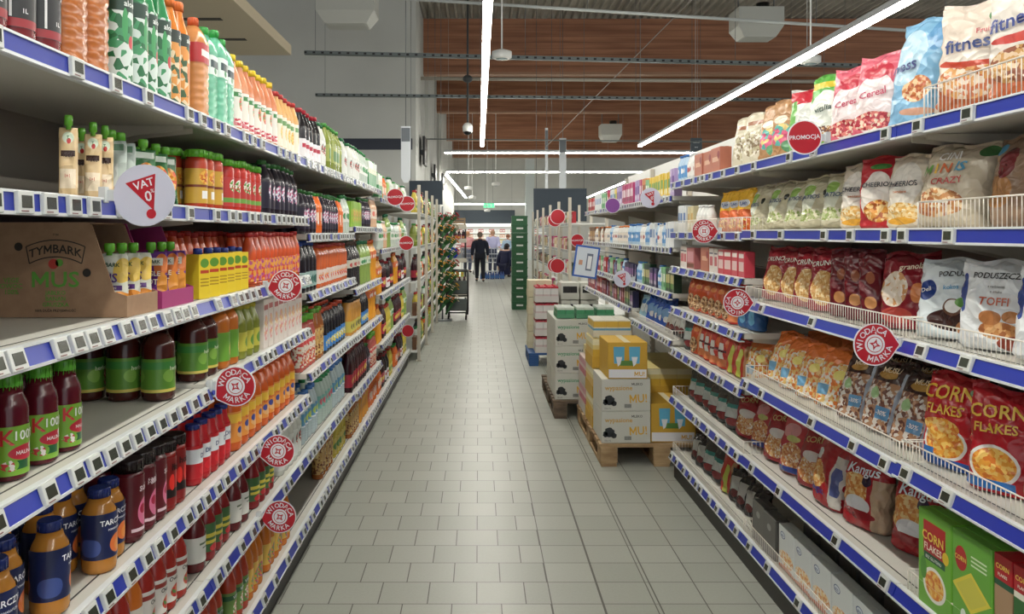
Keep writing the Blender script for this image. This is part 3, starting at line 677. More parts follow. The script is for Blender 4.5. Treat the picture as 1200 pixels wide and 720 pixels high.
bag('red_white', 'rice_cake_bag', 'red and white rice cake bag', .12, .19, .07,
    art('a_rw', (206, 56, 44), [('b', -.02, .08, .02, .05, (226, 222, 214)), ('b', 0, .03, .06, .02, (214, 120, 70)), ('b', 0, .09, .05, .006, (90, 20, 30)), ('e', .03, .13, .02, .03, (236, 110, 60))]), seed=27)
bag('lime_pack', 'rice_cake_bag', 'red snack bag with lime stripe', .11, .18, .06,
    art('a_lp', (200, 60, 46), [('b', 0, .07, .014, .07, (200, 206, 80)), ('b', .04, .08, .01, .08, (196, 140, 90))]), seed=28)
bag('grey_pack', 'cocoa_bag', 'charcoal and white cereal bag', .13, .2, .07,
    art('a_gp', (66, 66, 66), [('b', 0, .09, .05, .03, (206, 214, 210)), ('b', 0, .12, .04, .01, (60, 150, 140)), ('e', 0, .04, .04, .02, (150, 60, 60))]), seed=29)
bag('pink_clear', 'muesli_bag', 'clear red and pink flakes bag', .17, .23, .10,
    art('a_pcl', (196, 60, 66), [('e', 0, .07, .06, .055, ((226, 170, 110), (200, 120, 70), (240, 224, 200), 80)), ('b', 0, .015, .07, .012, (50, 70, 150)), ('e', -.02, .17, .05, .03, (226, 150, 150)), ('e', .0, .14, .04, .014, (206, 206, 120))]), seed=30)
bag('corn_dark', 'cereal_bag', 'dark red corn cereal bag with cream bottom', .17, .24, .10,
    art('a_cod', (160, 28, 36), [('e', 0, .07, .06, .055, ((226, 180, 120), (206, 130, 70), (240, 230, 214), 80)), ('e', .0, .12, .05, .02, (226, 220, 214)), ('e', .07, .05, .03, .05, (170, 170, 176))]),
    texts=[('CORN', .034, 0, .185, (206, 170, 100), .15)], seed=31)
bag('kangus', 'cereal_bag', 'red honey cereal bag with navy lettering', .19, .235, .10,
    art('a_kan', (176, 24, 34), [('e', -.03, .12, .06, .055, ((232, 170, 90), (214, 130, 56), (240, 206, 140), 70)), ('e', -.01, .075, .05, .03, (226, 226, 230)), ('b', .07, .08, .024, .09, (190, 160, 130)), ('e', .02, .16, .02, .02, (40, 30, 60)), ('e', -.01, .045, .07, .016, (150, 20, 30))]),
    texts=[('Kangus', .044, .0, .19, (232, 236, 246), .05)], seed=32)
bag('kangus_flat', 'cereal_bag', 'red honey cereal bag with white information panel', .19, .235, .09,
    art('a_kaf', (176, 24, 34), [('b', .065, .1, .022, .09, (206, 200, 190)), ('e', -.04, .1, .05, .05, ((232, 170, 90), (214, 130, 56), (240, 206, 140), 70)), ('b', .065, .1, .014, .05, (80, 90, 150)), ('e', -.06, .17, .02, .02, (226, 230, 230))]),
    texts=[('Kangus', .036, -.03, .05, (40, 50, 140), 0)], seed=33)
CFT = [('CORN', .034, -.005, .19, (246, 214, 80)), ('FLAKES', .025, -.005, .162, (246, 240, 220)), ('BEZ GLUTENU', .011, -.002, .136, (236, 246, 236))]
box('cf_box', 'cereal_box', 'green corn flakes box with bowl picture', .15, .255, .06,
    art('a_cfb', (110, 180, 50), [('b', -.0, .185, .05, .045, (190, 26, 36)), ('b', 0, .137, .048, .01, (20, 90, 60)), ('e', 0, .07, .052, .045, (236, 236, 226)), ('e', 0, .07, .042, .036, FL), ('e', .05, .16, .014, .016, (236, 200, 40)), ('e', -.05, .1, .015, .03, (80, 150, 50))]), texts=CFT, cat='cereal box')
box('cf_back', 'cereal_box', 'green corn flakes box showing its back', .15, .255, .06,
    art('a_cfk', (104, 176, 56), [('e', -.04, .19, .024, .03, (190, 26, 36)), ('d', .0, .12, .075, .05, (232, 214, 60)), ('d', .0, .12, .06, .04, (214, 206, 70)), ('b', .03, .21, .03, .002, (220, 240, 200)), ('b', .03, .2, .03, .002, (220, 240, 200)), ('b', .03, .19, .03, .002, (220, 240, 200)), ('e', .03, .05, .02, .02, (60, 120, 50)), ('e', -.03, .05, .012, .02, (226, 240, 230))]),
    texts=[('CORN', .016, -.04, .19, (246, 214, 80))], cat='cereal box')
box('cf_kraft', 'cereal_box', 'slim kraft corn flakes box end', .062, .255, .15,
    art('a_cfs', (176, 140, 104), [('b', 0, .225, .04, .03, (190, 26, 36)), ('b', 0, .19, .04, .007, (30, 90, 60)), ('b', 0, .1, .02, .002, (120, 90, 70)), ('b', 0, .09, .02, .002, (120, 90, 70))]), texts=[('CORN', .016, 0, .228, (246, 214, 80)), ('FLAKES', .010, 0, .21, (246, 240, 220))], cat='cereal box')
box('cf_green', 'cereal_box', 'slim green corn flakes box end', .062, .255, .15,
    art('a_cfg', (52, 110, 50), [('b', 0, .225, .04, .03, (190, 26, 36)), ('b', 0, .19, .04, .007, (230, 230, 210)), ('b', 0, .1, .02, .002, (140, 180, 120))]), texts=[('CORN', .016, 0, .228, (246, 214, 80)), ('FLAKES', .010, 0, .21, (246, 240, 220))], cat='cereal box')
box('eco_box', 'cereal_box', 'white flakes box with blue oval mark', .155, .17, .055,
    art('a_eco', (212, 218, 218), [('e', -.035, .135, .024, .014, (40, 70, 130)), ('e', -.035, .135, .02, .011, (206, 216, 226)), ('e', .0, .05, .07, .03, ((226, 150, 80), (240, 206, 140), (236, 226, 210), 80)), ('e', .0, .0, .09, .02, (206, 110, 70))]), texts=[('eco', .018, -.035, .135, (40, 70, 130))], cat='cereal box')
box('grey_box', 'flour_box', 'dark grey cardboard box', .13, .17, .06, art('a_gb', (92, 90, 86), [('e', 0, .12, .02, .014, (150, 150, 146))]), cat='box')
box('pink_box', 'tea_box', 'pink and brown muesli bar box', .13, .12, .06, art('a_pb', (190, 110, 110), [('b', 0, .07, .05, .03, (214, 150, 160)), ('b', 0, .02, .06, .012, (120, 70, 50))]), cat='box')
box('white_box', 'tea_box', 'white and rose food box', .07, .125, .05, art('a_wbx', (222, 214, 206), [('b', 0, .06, .024, .024, (200, 90, 100)), ('b', 0, .1, .03, .004, (90, 90, 110))]), cat='box')
box('red_box', 'tea_box', 'red and pink bar box', .1, .12, .05, art('a_rbx', (206, 60, 76), [('b', 0, .05, .04, .022, (230, 200, 196)), ('b', 0, .1, .04, .01, (236, 226, 220))]), cat='box')
box('brown_box', 'granola_box', 'terracotta granola box', .15, .13, .06, art('a_brb', (190, 110, 86), [('b', 0, .07, .05, .012, (226, 180, 150)), ('e', .05, .09, .02, .02, (150, 40, 50))]), cat='box')
# --- small goods on the far right-hand bays
def small(key, look, c1, c2, c3, h, wd=.055, kind='box', cap=(230, 230, 230)):
    if kind == 'box':
        box(key, 'food_box', look, wd, h, .05, art('a_' + key, c1, [('b', 0, h * .55, wd * .36, h * .18, c2), ('e', 0, h * .25, wd * .3, h * .12, c3)]), cat='box')
    else:
        bottle(key, 'dairy_bottle', look, wd / 2, h, c1, cap, (.15, .6), art('a_' + key, c2, [('e', 0, h * .4, wd * .25, h * .1, c3)]), neck=.5, n=12)
small('s_white', 'white and blue milk carton', (224, 228, 230), (70, 120, 190), (230, 230, 230), .16)
small('s_lilac', 'lilac and purple tea box', (176, 150, 200), (100, 50, 150), (230, 220, 236), .17)
small('s_yellow', 'yellow and green tea box', (236, 200, 60), (90, 160, 80), (240, 236, 200), .16)
small('s_orange', 'orange and brown coffee box', (220, 140, 80), (150, 70, 40), (240, 210, 170), .17)
small('s_magenta', 'magenta and white tea box', (190, 50, 110), (236, 226, 230), (110, 30, 60), .17)
small('s_red', 'red and white tea box', (196, 40, 50), (236, 226, 226), (90, 30, 40), .14)
small('s_green', 'green and white tea box', (120, 186, 130), (236, 240, 230), (60, 130, 80), .15)
small('s_bluebt', 'pale blue yoghurt bottle', (180, 206, 230), (90, 150, 210), (240, 240, 240), .16, kind='b', cap=(60, 120, 200))
small('s_whitebt', 'white yoghurt drink bottle', (226, 226, 222), (236, 232, 226), (190, 90, 90), .15, kind='b')
small('s_orangebt', 'white bottle with orange cap', (226, 222, 214), (232, 220, 206), (150, 150, 160), .15, kind='b', cap=(226, 120, 50))
small('s_navy', 'navy coffee pack', (40, 36, 80), (150, 100, 170), (220, 210, 226), .13)
small('s_dgreen', 'dark green coffee pack', (30, 60, 40), (200, 190, 120), (90, 150, 60), .15)
small('s_maroon', 'maroon and pink pack', (120, 30, 44), (220, 170, 180), (200, 60, 80), .13)
small('s_cream', 'cream and gold pack', (220, 206, 160), (206, 160, 70), (240, 236, 220), .15)
small('s_brown', 'brown and gold jar box', (110, 70, 44), (206, 160, 90), (230, 210, 180), .15)
small('s_black', 'black and gold coffee box', (34, 30, 32), (160, 130, 70), (200, 60, 50), .16)
for k_, nm in (('s_white', 'milk_carton'), ('s_lilac', 'tea_box'), ('s_yellow', 'tea_box'), ('s_orange', 'coffee_box'), ('s_magenta', 'tea_box'), ('s_red', 'tea_box'), ('s_navy', 'coffee_pack'), ('s_dgreen', 'coffee_pack')):
    PR[k_]['o'].name = nm
    # names are the registry keys, so the part lists follow the renamed prototype
bag('blue_snack', 'candy_bag', 'bright blue sweets bag', .13, .20, .08, art('a_bsn', (36, 84, 190), [('e', 0, .1, .04, .04, (120, 170, 226)), ('e', .02, .06, .03, .02, (230, 236, 240))]), seed=41)
bag('iceblue', 'candy_bag', 'pale blue sweets bag', .12, .18, .07, art('a_icb', (150, 196, 220), [('e', 0, .09, .04, .04, (226, 236, 240)), ('e', .0, .13, .03, .02, (60, 120, 190))]), seed=42)
bag('herb_bag', 'herb_bag', 'black and white herb bag', .1, .15, .06, art('a_hb', (50, 44, 46), [('b', 0, .08, .03, .04, (206, 206, 200)), ('e', 0, .04, .03, .02, (120, 60, 60))]), seed=43)

# rebuild the part registry under the final prototype names
PKI = {}
def _reg():
    byp = {}
    for o in bpy.data.objects:
        if o.parent is not None: byp.setdefault(o.parent.name, []).append(o)
    PK.clear(); PK.update(byp)
_reg()
# printed film is glossy: bags get a shinier surface than card
for m in bpy.data.materials:
    if m.name.startswith('a_'): m.node_tree.nodes['Principled BSDF'].inputs['Roughness'].default_value = .34
for m in FILM:
    crinkle(m)

# ------------------------------------------------------------------ room shell
bm = bmesh.new(); bx(bm, -14, 16, -6, 50, -.1, 0); struct('floor', bm, FLOORM)
bm = bmesh.new()
nx = 150; H0 = 7.0
for i in range(nx):                                   # corrugated steel deck, ribs along the hall
    x0 = -14 + 30 * i / nx; x1 = x0 + 30 / nx
    pts = [(x0, H0), (x0 + .05, H0), (x0 + .075, H0 + .09), (x1 - .025, H0 + .09), (x1, H0), (x1, H0 + .14), (x0, H0 + .14)]
    prism(bm, pts, -6, 50)
struct('ceiling', bm, noisy('deck_steel', (160, 156, 146), (186, 182, 172), (1, 1, 1), .5))
bm = bmesh.new(); bx(bm, -12, -1.42, 18, 18.3, 0, 7); struct('wall_front_left', bm, WALLM)
bm = bmesh.new(); bx(bm, -1.72, -1.42, 18.3, 47, 0, 7)
bx(bm, -1.42, -1.32, 21, 21.5, 0, 7); bx(bm, -1.42, -1.32, 27, 27.5, 0, 7)
struct('wall_left', bm, WALLM)
bm = bmesh.new(); bx(bm, -1.72, 16, 47, 47.3, 0, 7); struct('wall_back', bm, WALLM)
# side walls carry a long clerestory band that lets daylight in
for sx_, nm_ in ((-14.3, 'wall_far_left'), (16, 'wall_right')):
    bm = bmesh.new(); bx(bm, sx_, sx_ + .3, -6, 50, 0, 3.0); struct(nm_, bm, WALLM)
    bm = bmesh.new()
    for k in range(15): bx(bm, sx_ + .1, sx_ + .2, -6 + 4 * k - .05, -6 + 4 * k + .05, 3.0, 7.0)
    bx(bm, sx_ + .1, sx_ + .2, -6, 50, 4.9, 5.0)
    struct('added_opening_%d' % (1 if sx_ < 0 else 2), bm, METAL)
bm = bmesh.new(); bx(bm, -4.2, -1.5, 17.96, 17.998, 3.38, 3.63); struct('trim_1', bm, mat('stripe', (44, 50, 66), .5))
bm = bmesh.new(); bx(bm, 2.56, 3.04, 43.4, 43.8, 0, 7); struct('pillar', bm, mat('pillar_white', (206, 216, 216), .5))
for k, y in enumerate((20.4, 26.9, 35.0, 43.0)):
    bm = bmesh.new()
    zt, zb = 6.99, 5.62
    bx(bm, -1.42, 15.9, y, y + .24, zb, zt)
    for q in range(1, 9): bx(bm, -1.42, 15.9, y - .004, y, zb + (zt - zb) * q / 9 - .006, zb + (zt - zb) * q / 9 + .002, 1)
    bx(bm, -1.42, 15.9, y - .03, y + .27, zb - .06, zb, 2)
    o = struct('trim_%d' % (k + 2), bm, [WOODB, mat('beam_joint', (112, 66, 46), .7), mat('beam_edge', (176, 128, 98), .6)])
# lowered beige ceiling raft high on the left
bm = bmesh.new(); bx(bm, -8, -3.25, 8, 13.8, 4.58, 4.75)
for yy in (9, 10.2, 11.4, 12.6):
    bx(bm, -4.6, -3.7, yy, yy + .12, 4.572, 4.58, 1)
    bx(bm, -6.6, -5.6, yy, yy + .12, 4.572, 4.58, 1)
struct('trim_6', bm, [mat('raft_beige', (206, 190, 160), .6), mat('raft_slot', (70, 64, 56), .7)])

# ------------------------------------------------------------------ lights
def strip(p, q, label, wdt=.085):
    p, q = Vector(p), Vector(q); t = thing('led_strip_light', label, 'ceiling light', (p + q) / 2)
    d = (q - p) / 2; a = math.atan2(d.y, d.x); L_ = d.length; M = Matrix.Rotation(a, 4, 'Z')
    bm = bmesh.new(); bx(bm, -L_, L_, -wdt / 2, wdt / 2, .02, .08, 0, M); obj('housing', bm, mat('lamp_housing', (170, 172, 174), .4), t)
    bm = bmesh.new(); bx(bm, -L_ + .01, L_ - .01, -wdt / 2 * .9, wdt / 2 * .9, -.008, .0195, 0, M); obj('diffuser', bm, LED, t)
    n = max(2, int(L_ * 2 / 4) + 1)
    for i in range(n):
        x = -L_ + .1 + (2 * L_ - .2) * i / (n - 1); bm = bmesh.new()
        a_ = M @ Vector((x, 0, .08)); tube(bm, a_, a_ + Vector((0, 0, 7.10 - p.z - .08)), .004, 4)
        obj('suspension_wire', bm, mat('wire_grey', (190, 190, 186), .5), t)
strip((.08, -5, 3.5), (.08, 18.4, 3.5), 'long white light strip running straight above the aisle')
strip((3.72, -5, 3.5), (3.72, 18.4, 3.5), 'long slanting white light strip at upper right above the cereals')
strip((-.86, 20, 3.5), (5.6, 20, 3.5), 'nearest crosswise white light strip under the wooden beams')
strip((-1.1, 27, 3.55), (5.6, 27, 3.55), 'second crosswise white light strip, behind the nearest one')
strip((-1.1, 27.1, 3.55), (-.72, 45, 3.4), 'light strip slanting away on the left from the second crosswise strip')
strip((5.6, 27.1, 3.55), (6.1, 45, 3.4), 'light strip slanting away on the right from the second crosswise strip')
strip((-1.35, 44, 3.08), (2.6, 44, 3.08), 'farthest low crosswise light strip above the dairy wall')
strip((-4.4, -5, 4.2), (-4.4, 7, 4.2), 'light strip of the neighbouring aisle on the left')

# ------------------------------------------------------------------ shelving
XL, XLB = .80, 1.22
XR, XRB = 1.18, 1.66
LBAYS = [(-.41, .974, [.38, .04, -.30, -.625, -1.0, -1.34, -1.72]), (.974, 2.362, [.38, .04, -.30, -.625, -1.0, -1.34, -1.72]), (2.362, 3.75, [.38, .04, -.30, -.61, -1.0, -1.34, -1.72]),
         (3.75, 5.14, [.38, -.055, -.41, -.88, -1.34, -1.72]), (5.14, 6.53, [.385, 0, -.51, -.89, -1.36, -1.72]),
         (6.53, 7.9, [.31, -.22, -.69, -1.2, -1.72]), (7.9, 9.2, [.31, -.22, -.69, -1.2, -1.72])]
RBAYS = [(-.395, .925, [.224, -.025, -.285, -.58, -.875, -1.17]), (.925, 2.246, [.224, -.025, -.285, -.58, -.875, -1.17]), (2.246, 3.567, [.224, -.025, -.285, -.585, -.875, -1.17]), (3.567, 4.89, [.224, -.032, -.207, -.415, -.627, -.88, -1.17]),
         (4.89, 6.21, [.16, -.11, -.35, -.595]), (6.21, 7.53, [.16, -.11, -.35, -.53]), (7.53, 8.85, [.16, -.11, -.35, -.53])]
DT = .038
def hb(side, b, i):
    return EYE + (XL * LBAYS[b][2][i] if side < 0 else XR * RBAYS[b][2][i])
def deck(side, b, i): return hb(side, b, i) + DT
# one electronic price tag mesh per slope of rail
def tag_mesh(tilt):
    bm = bmesh.new()
    rbox(bm, -.024, .024, -.010, 0, -.020, .020, .002, 0)
    bx(bm, -.016, .016, -.0108, -.0098, -.010, .012, 1)
    bx(bm, -.018, .004, -.0106, -.0098, -.0165, -.0145, 2)
    M = Matrix.Rotation(-tilt, 4, 'X')
    for v in bm.verts: v.co = M @ v.co
    return raw('price_tag', bm, [TAGW, LCD, mat('tag_print', (120, 60, 60), .5)])
TAGS = {}
ORD = ['zeroth', 'first', 'second', 'third', 'fourth', 'fifth', 'sixth', 'seventh', 'eighth', 'ninth', 'tenth', 'eleventh', 'twelfth', 'thirteenth', 'fourteenth', 'fifteenth', 'sixteenth', 'seventeenth', 'eighteenth', 'nineteenth', 'twentieth']
def ordn(n):
    if n <= 20: return ORD[n]
    t = ['', '', 'twenty', 'thirty', 'forty', 'fifty', 'sixty', 'seventy', 'eighty', 'ninety'][n // 10]
    return t + '-' + ORD[n % 10] if n % 10 else {20: 'twentieth', 30: 'thirtieth', 40: 'fortieth', 50: 'fiftieth', 60: 'sixtieth'}.get(n, t)
rt = random.Random(5)
def bay(side, b):
    X, XB = (XL, XLB) if side < 0 else (XR, XRB)
    y0, y1, hs = (LBAYS if side < 0 else RBAYS)[b]
    open_base = side > 0 and b >= 4
    nm = 'left' if side < 0 else 'right'
    yc = (y0 + y1) / 2
    t = thing('shelving_unit', 'white shelving bay of the %s row, %s from the camera end' % (nm, ordn(b + 1)), 'shelf', (side * (X + XB) / 2, yc, 0), 0, 'shelving bays of the %s row' % nm)
    ox = side * (X + XB) / 2
    def P(x, y, z): return (side * x - ox, y - yc, z)
    def B(bm, xa, xb, ya, yb, za, zb, mi=0):
        a, c = side * xa - ox, side * xb - ox
        bx(bm, min(a, c), max(a, c), ya - yc, yb - yc, za, zb, mi)
    top = 2.12 if side > 0 else 2.0
    bm = bmesh.new(); B(bm, XB, XB + .02, y0, y1, .1, top)
    for k in range(1, 7): B(bm, XB - .001, XB, y0, y1, .1 + k * .3, .103 + k * .3, 1)
    obj('back_panel', bm, [WHITE if side > 0 and b >= 3 else PANEL, DARK], t) if not open_base else obj('back_panel', bm, [WHITE, DARK], t)
    for yy in (y0, y1 - .03):
        bm = bmesh.new(); B(bm, XB - .035, XB - .002, yy, yy + .03, 0, top - .02)
        for k in range(36): B(bm, XB - .0365, XB - .035, yy + .011, yy + .019, .15 + k * .05, .175 + k * .05, 1)
        obj('upright', bm, [CREAM, DARK], t)
    if not open_base:
        bm = bmesh.new(); B(bm, X + .02, X + .05, y0, y1, 0, hb(side, b, len(hs) - 1) - .005); B(bm, X + .05, XB, y0, y1, .02, .05)
        obj('kick_plate', bm, KICK, t)
    for i in range(len(hs)):
        h0 = hb(side, b, i); base = i == len(hs) - 1 and not open_base
        tilt = R(3) if h0 > 1.3 else R(18)
        xx = X
        bm = bmesh.new(); B(bm, xx + .012, XB - .004, y0 + .002, y1 - .002, h0 + .012, h0 + DT)
        B(bm, xx + .044, xx + .048, y0 + .002, y1 - .002, h0 + DT, h0 + DT + .0006, 1)
        s = obj('shelf', bm, [mat('shelf_deck', (206, 203, 194), .4), DARK], t)
        # price rail: lip, printed insert, lower lip
        bm = bmesh.new(); sl = .042 * math.tan(tilt)
        def pr(o0, z0_, o1, z1_, mi):   # sloped strip from (o0,z0) to (o1,z1), o = offset towards aisle
            a = [P(xx - o0, y0 + .002, h0 + z0_), P(xx - o0, y1 - .002, h0 + z0_), P(xx - o1, y1 - .002, h0 + z1_), P(xx - o1, y0 + .002, h0 + z1_)]
            c = [(p[0] + side * .004, p[1], p[2]) for p in a]
            va = [bm.verts.new(p) for p in a]; vc = [bm.verts.new(p) for p in c]
            for q in ((0, 1, 2, 3),):
                f = bm.faces.new([va[k] for k in q]); f.material_index = mi
                f = bm.faces.new([vc[k] for k in q[::-1]]); f.material_index = mi
            for k in range(4):
                f = bm.faces.new((va[k], vc[k], vc[(k + 1) % 4], va[(k + 1) % 4])); f.material_index = mi
        pr(sl + .003, 0, sl + .003, .006, 0); pr(sl, .006, 0, .038, 1); pr(.003, .038, .002, .043, 0)
        B(bm, xx - .003, xx + .012, y0 + .002, y1 - .002, h0 + .0385, h0 + .0425)
        B(bm, xx - sl, xx + .012, y0 + .002, y1 - .002, h0 - .001, h0 + .003)
        obj('price_rail', bm, [RAILW, RAILB], s)
        if not base:
            for yy in (y0 + .03, y1 - .045):
                bm = bmesh.new()
                for p_ in ():
                    pass
                pts = [(xx + .06, h0 + .01), (XB - .036, h0 + .01), (XB - .036, h0 - .075), (xx + .2, h0 - .02), (xx + .06, h0 - .006)]
                a = [bm.verts.new(P(x, yy, z)) for x, z in pts]; c = [bm.verts.new(P(x, yy + .004, z)) for x, z in pts]
                bm.faces.new(a); bm.faces.new(c[::-1])
                for k in range(5): bm.faces.new((a[k], c[k], c[(k + 1) % 5], a[(k + 1) % 5]))
                obj('bracket', bm, CREAM, s)
        # price tags
        if (side < 0 and y1 < 1.2) or (side > 0 and y1 < 1.5): continue
        key = (round(tilt, 3), side)
        if key not in TAGS: TAGS[key] = tag_mesh(tilt)
        if side < 0: gap = [.17, .13, .085, .095, .10, .15, .22][i] if y0 < 2 else ([.16, .085, .085, .10, .115, .13, .16][min(i, 6)] if y0 < 3 else .09 if i < 2 else .105)
        else: gap = .31 if y0 < 3 else (.13 if y0 < 4 else .10)
        y = max(y0, 1.25 if side < 0 else 1.55) + .05
        while y < y1 - .03:
            o = TAGS[key].copy(); C.objects.link(o); o.parent = s
            o.location = (side * (xx - sl / 2) - ox, y - yc, h0 + .021); o.rotation_euler = (0, 0, R(90) if side < 0 else R(-90))
            g = gap * rt.choice((.62, .7, 1, 1.25, 1.6)) if gap > .12 else gap * rt.choice((.68, .75, .9, 1.1, 1.7))
            y += max(g, .052)
for b in range(7): bay(-1, b); bay(1, b)

# ------------------------------------------------------------------ filling the shelves
rp = random.Random(21)
CNT = {}
SHN = ['top', 'second', 'third', 'fourth', 'fifth', 'sixth', 'seventh']
def where(side, b, i):
    n = len((LBAYS if side < 0 else RBAYS)[b][2])
    s = 'lowest' if i == n - 1 and n > 5 else SHN[i]
    return ('left ' if side < 0 else 'right ') + s + ' shelf'
def put(key, side, b, i, y, xoff, rank='front', rot=0, lean=0, sc=None, jit=1, roll=0, dz=0):
    p = PR[key]; X = (XL if side < 0 else XR)
    base = R(90) if side < 0 else R(-90)
    x = side * (X + xoff)
    s = rp.uniform(.975, 1.015) if jit else 1
    wh = where(side, b, i)
    bayn = 'bay ' + ordn(b)
    k = (key, side, b, i, rank); CNT[k] = CNT.get(k, 0) + 1
    lab = '%s, %s, %s bay, %s rank, %s along' % (p['look'], wh, ordn(b), rank, ordn(CNT[k]))
    ws = lab.replace(',', '').split()
    if len(ws) > 16: lab = lab.replace(' with ', ', ').replace(' and ', '-')
    o = dup(p['o'], (x, y, deck(side, b, i) + .001 + dz), (lean, roll, base + rot), lab, p['cat'],
            '%ss on the %s' % (p['look'].split(' with ')[0], wh), scale=(s, s, s) if sc is None else sc)
    return o
def run(side, b, i, y0, y1, keys, rows=2, inset=.02, rot=None, lean=0, jr=.3, gap=0):
    """line up products from y0 to y1 on one shelf; rows go back into the shelf"""
    X, XB = (XL, XLB) if side < 0 else (XR, XRB)
    if isinstance(keys, str): keys = [keys]
    B0, B1, _ = (LBAYS if side < 0 else RBAYS)[b]
    y0 = max(y0, B0 + .015); y1 = min(y1, B1 - .015)
    for r in range(rows):
        y = y0; n = 0; k = 0
        while True:
            key = keys[k % len(keys)]; p = PR[key]
            dp, wd = p['d'], p['w']
            if rot is not None and wd != dp:
                a = abs(rot); wd_, dp_ = wd * math.cos(a) + dp * math.sin(a) * .6, dp * math.cos(a) + wd * math.sin(a); wd, dp = wd_, dp_
            if y + wd > y1 + .002: break
            xo = inset + dp / 2 + r * (dp + .004)
            if XL < 0: pass
            if X + xo + dp / 2 < XB - .03:
                isb = p['cat'] == 'bottle'
                put(key, side, b, i, y + wd / 2, xo + (rp.uniform(0, .006) if r == 0 else 0), 'front' if r == 0 else ('second' if r == 1 else 'third'),
                    (rot or 0) + rp.uniform(-jr, jr) * (1 if isb else .2), lean + (0 if isb else rp.uniform(-.02, .01)))
            y += wd + gap + (rp.uniform(0, .004)); n += 1
            if n % max(1, rp.choice((2, 3, 4))) == 0: k += 1
def seq(side, b, i, y0, items, **kw):
    """consecutive clumps: (key, how far along)"""
    y = y0
    for key, ln in items:
        run(side, b, i, y, y + ln, key, **kw); y += ln
# ---- left, two near bays (b = 1, 2)
L = -1
run(L, 1, 0, 1.26, 1.60, 'nectar_black', 2, jr=.25); run(L, 1, 0, 1.605, 1.86, 'amber_square', 2, jr=0); run(L, 1, 0, 1.865, 2.16, 'green_slim', 2); run(L, 1, 0, 2.16, 2.35, 'peach_slim', 2)
run(L, 2, 0, 2.37, 2.46, 'orange_square', 2, jr=0); run(L, 2, 0, 2.465, 2.72, ['teal_square'], 2, jr=0)
run(L, 2, 0, 2.73, 3.30, ['fruit0', 'fruit1', 'fruit1', 'fruit2'], 2); run(L, 2, 0, 3.3, 3.74, 'peach_red', 2)
for y in (1.64, 1.745, 1.80): put('pouch_peach', L, 1, 1, y, .045, rot=R(-70), sc=(.66, 1, 1))
put('pouch_peach', L, 1, 1, 1.845, .12, 'second', rot=R(-70), sc=(.7, 1, 1))
run(L, 1, 1, 2.03, 2.31, ['pouch_green', 'pouch_silver'], 2, rot=R(-35), inset=.03)
run(L, 2, 1, 2.38, 2.66, 'jar_red', 3); run(L, 2, 1, 2.66, 3.10, 'jar_strawb', 3); run(L, 2, 1, 3.12, 3.74, ['dark_green'], 2)
run(L, 2, 2, 2.40, 2.90, 'carton_yellow', 1, rot=R(-20), gap=.018); run(L, 2, 2, 2.40, 2.92, 'kubus_small', 2, inset=.13)
run(L, 2, 2, 2.93, 3.74, 'kubus_small', 3)
for y in (1.40, 1.495, 1.60, 1.695): put('kubus', L, 1, 3, y, .083, rot=rp.uniform(-.5, .1))
for y in (1.46, 1.56, 1.65): put('kubus', L, 1, 3, y, .16, 'second', rot=rp.uniform(-.4, .4))
for y in (1.64, 1.77, 1.89): put('brown_big', L, 1, 3, y + .1, .28, 'second', rot=rp.uniform(-.5, .5))
run(L, 1, 3, 2.16, 2.345, 'brown_big', 3, inset=.035); run(L, 2, 3, 2.38, 2.58, ['brown_big', 'orange_big2'], 2); run(L, 2, 3, 2.60, 2.78, 'orange_big2', 2); run(L, 2, 3, 2.8, 3.04, 'limejar', 2)
run(L, 2, 3, 3.06, 3.74, 'carton_white', 2)
for y, xo, rk, rt_ in ((1.41, .06, 'front', -.3), (1.60, .062, 'front', .5), (1.80, .058, 'front', -.1), (1.88, .075, 'front', -.2), (1.50, .10, 'second', .2), (1.70, .135, 'second', .6), (1.785, .14, 'second', .1), (1.87, .155, 'second', -.6), (1.60, .17, 'third', .3), (1.70, .225, 'third', 0), (1.79, .225, 'third', 0), (1.87, .24, 'third', .4)):
    put('blue_orange', L, 1, 4, y, xo, rk, rot=rt_); run(L, 1, 4, 1.94, 2.15, 'cherry_pink', 3, inset=.03); run(L, 1, 4, 2.155, 2.36, 'chilli_red', 3, inset=.03)
run(L, 2, 4, 2.38, 2.72, 'cherry_white', 4, inset=.03); run(L, 2, 4, 2.75, 3.74, 'orange_big', 3, inset=.03)
run(L, 1, 5, 1.35, 1.80, 'orange_wh', 3, inset=.03); run(L, 1, 5, 1.80, 2.35, ['tomato_white', 'orange_wh', 'tomato_white'], 3, inset=.03)
run(L, 2, 5, 2.40, 2.48, 'jam_white', 2, inset=.035); run(L, 2, 5, 2.49, 2.72, 'jam_green', 2, inset=.03); run(L, 2, 5, 2.74, 2.92, 'jam_white', 2); run(L, 2, 5, 2.96, 3.32, 'jam_green', 2); run(L, 2, 5, 3.36, 3.74, 'whitegreen', 2)
run(L, 1, 6, 1.6, 2.35, ['slim_red', 'orange_wh'], 3, inset=.03); run(L, 2, 6, 2.38, 2.66, 'slim_red', 3, inset=.03); run(L, 2, 6, 2.68, 3.1, ['slim_red', 'slim_orange'], 3); run(L, 2, 6, 3.12, 3.56, 'slim_orange', 3)
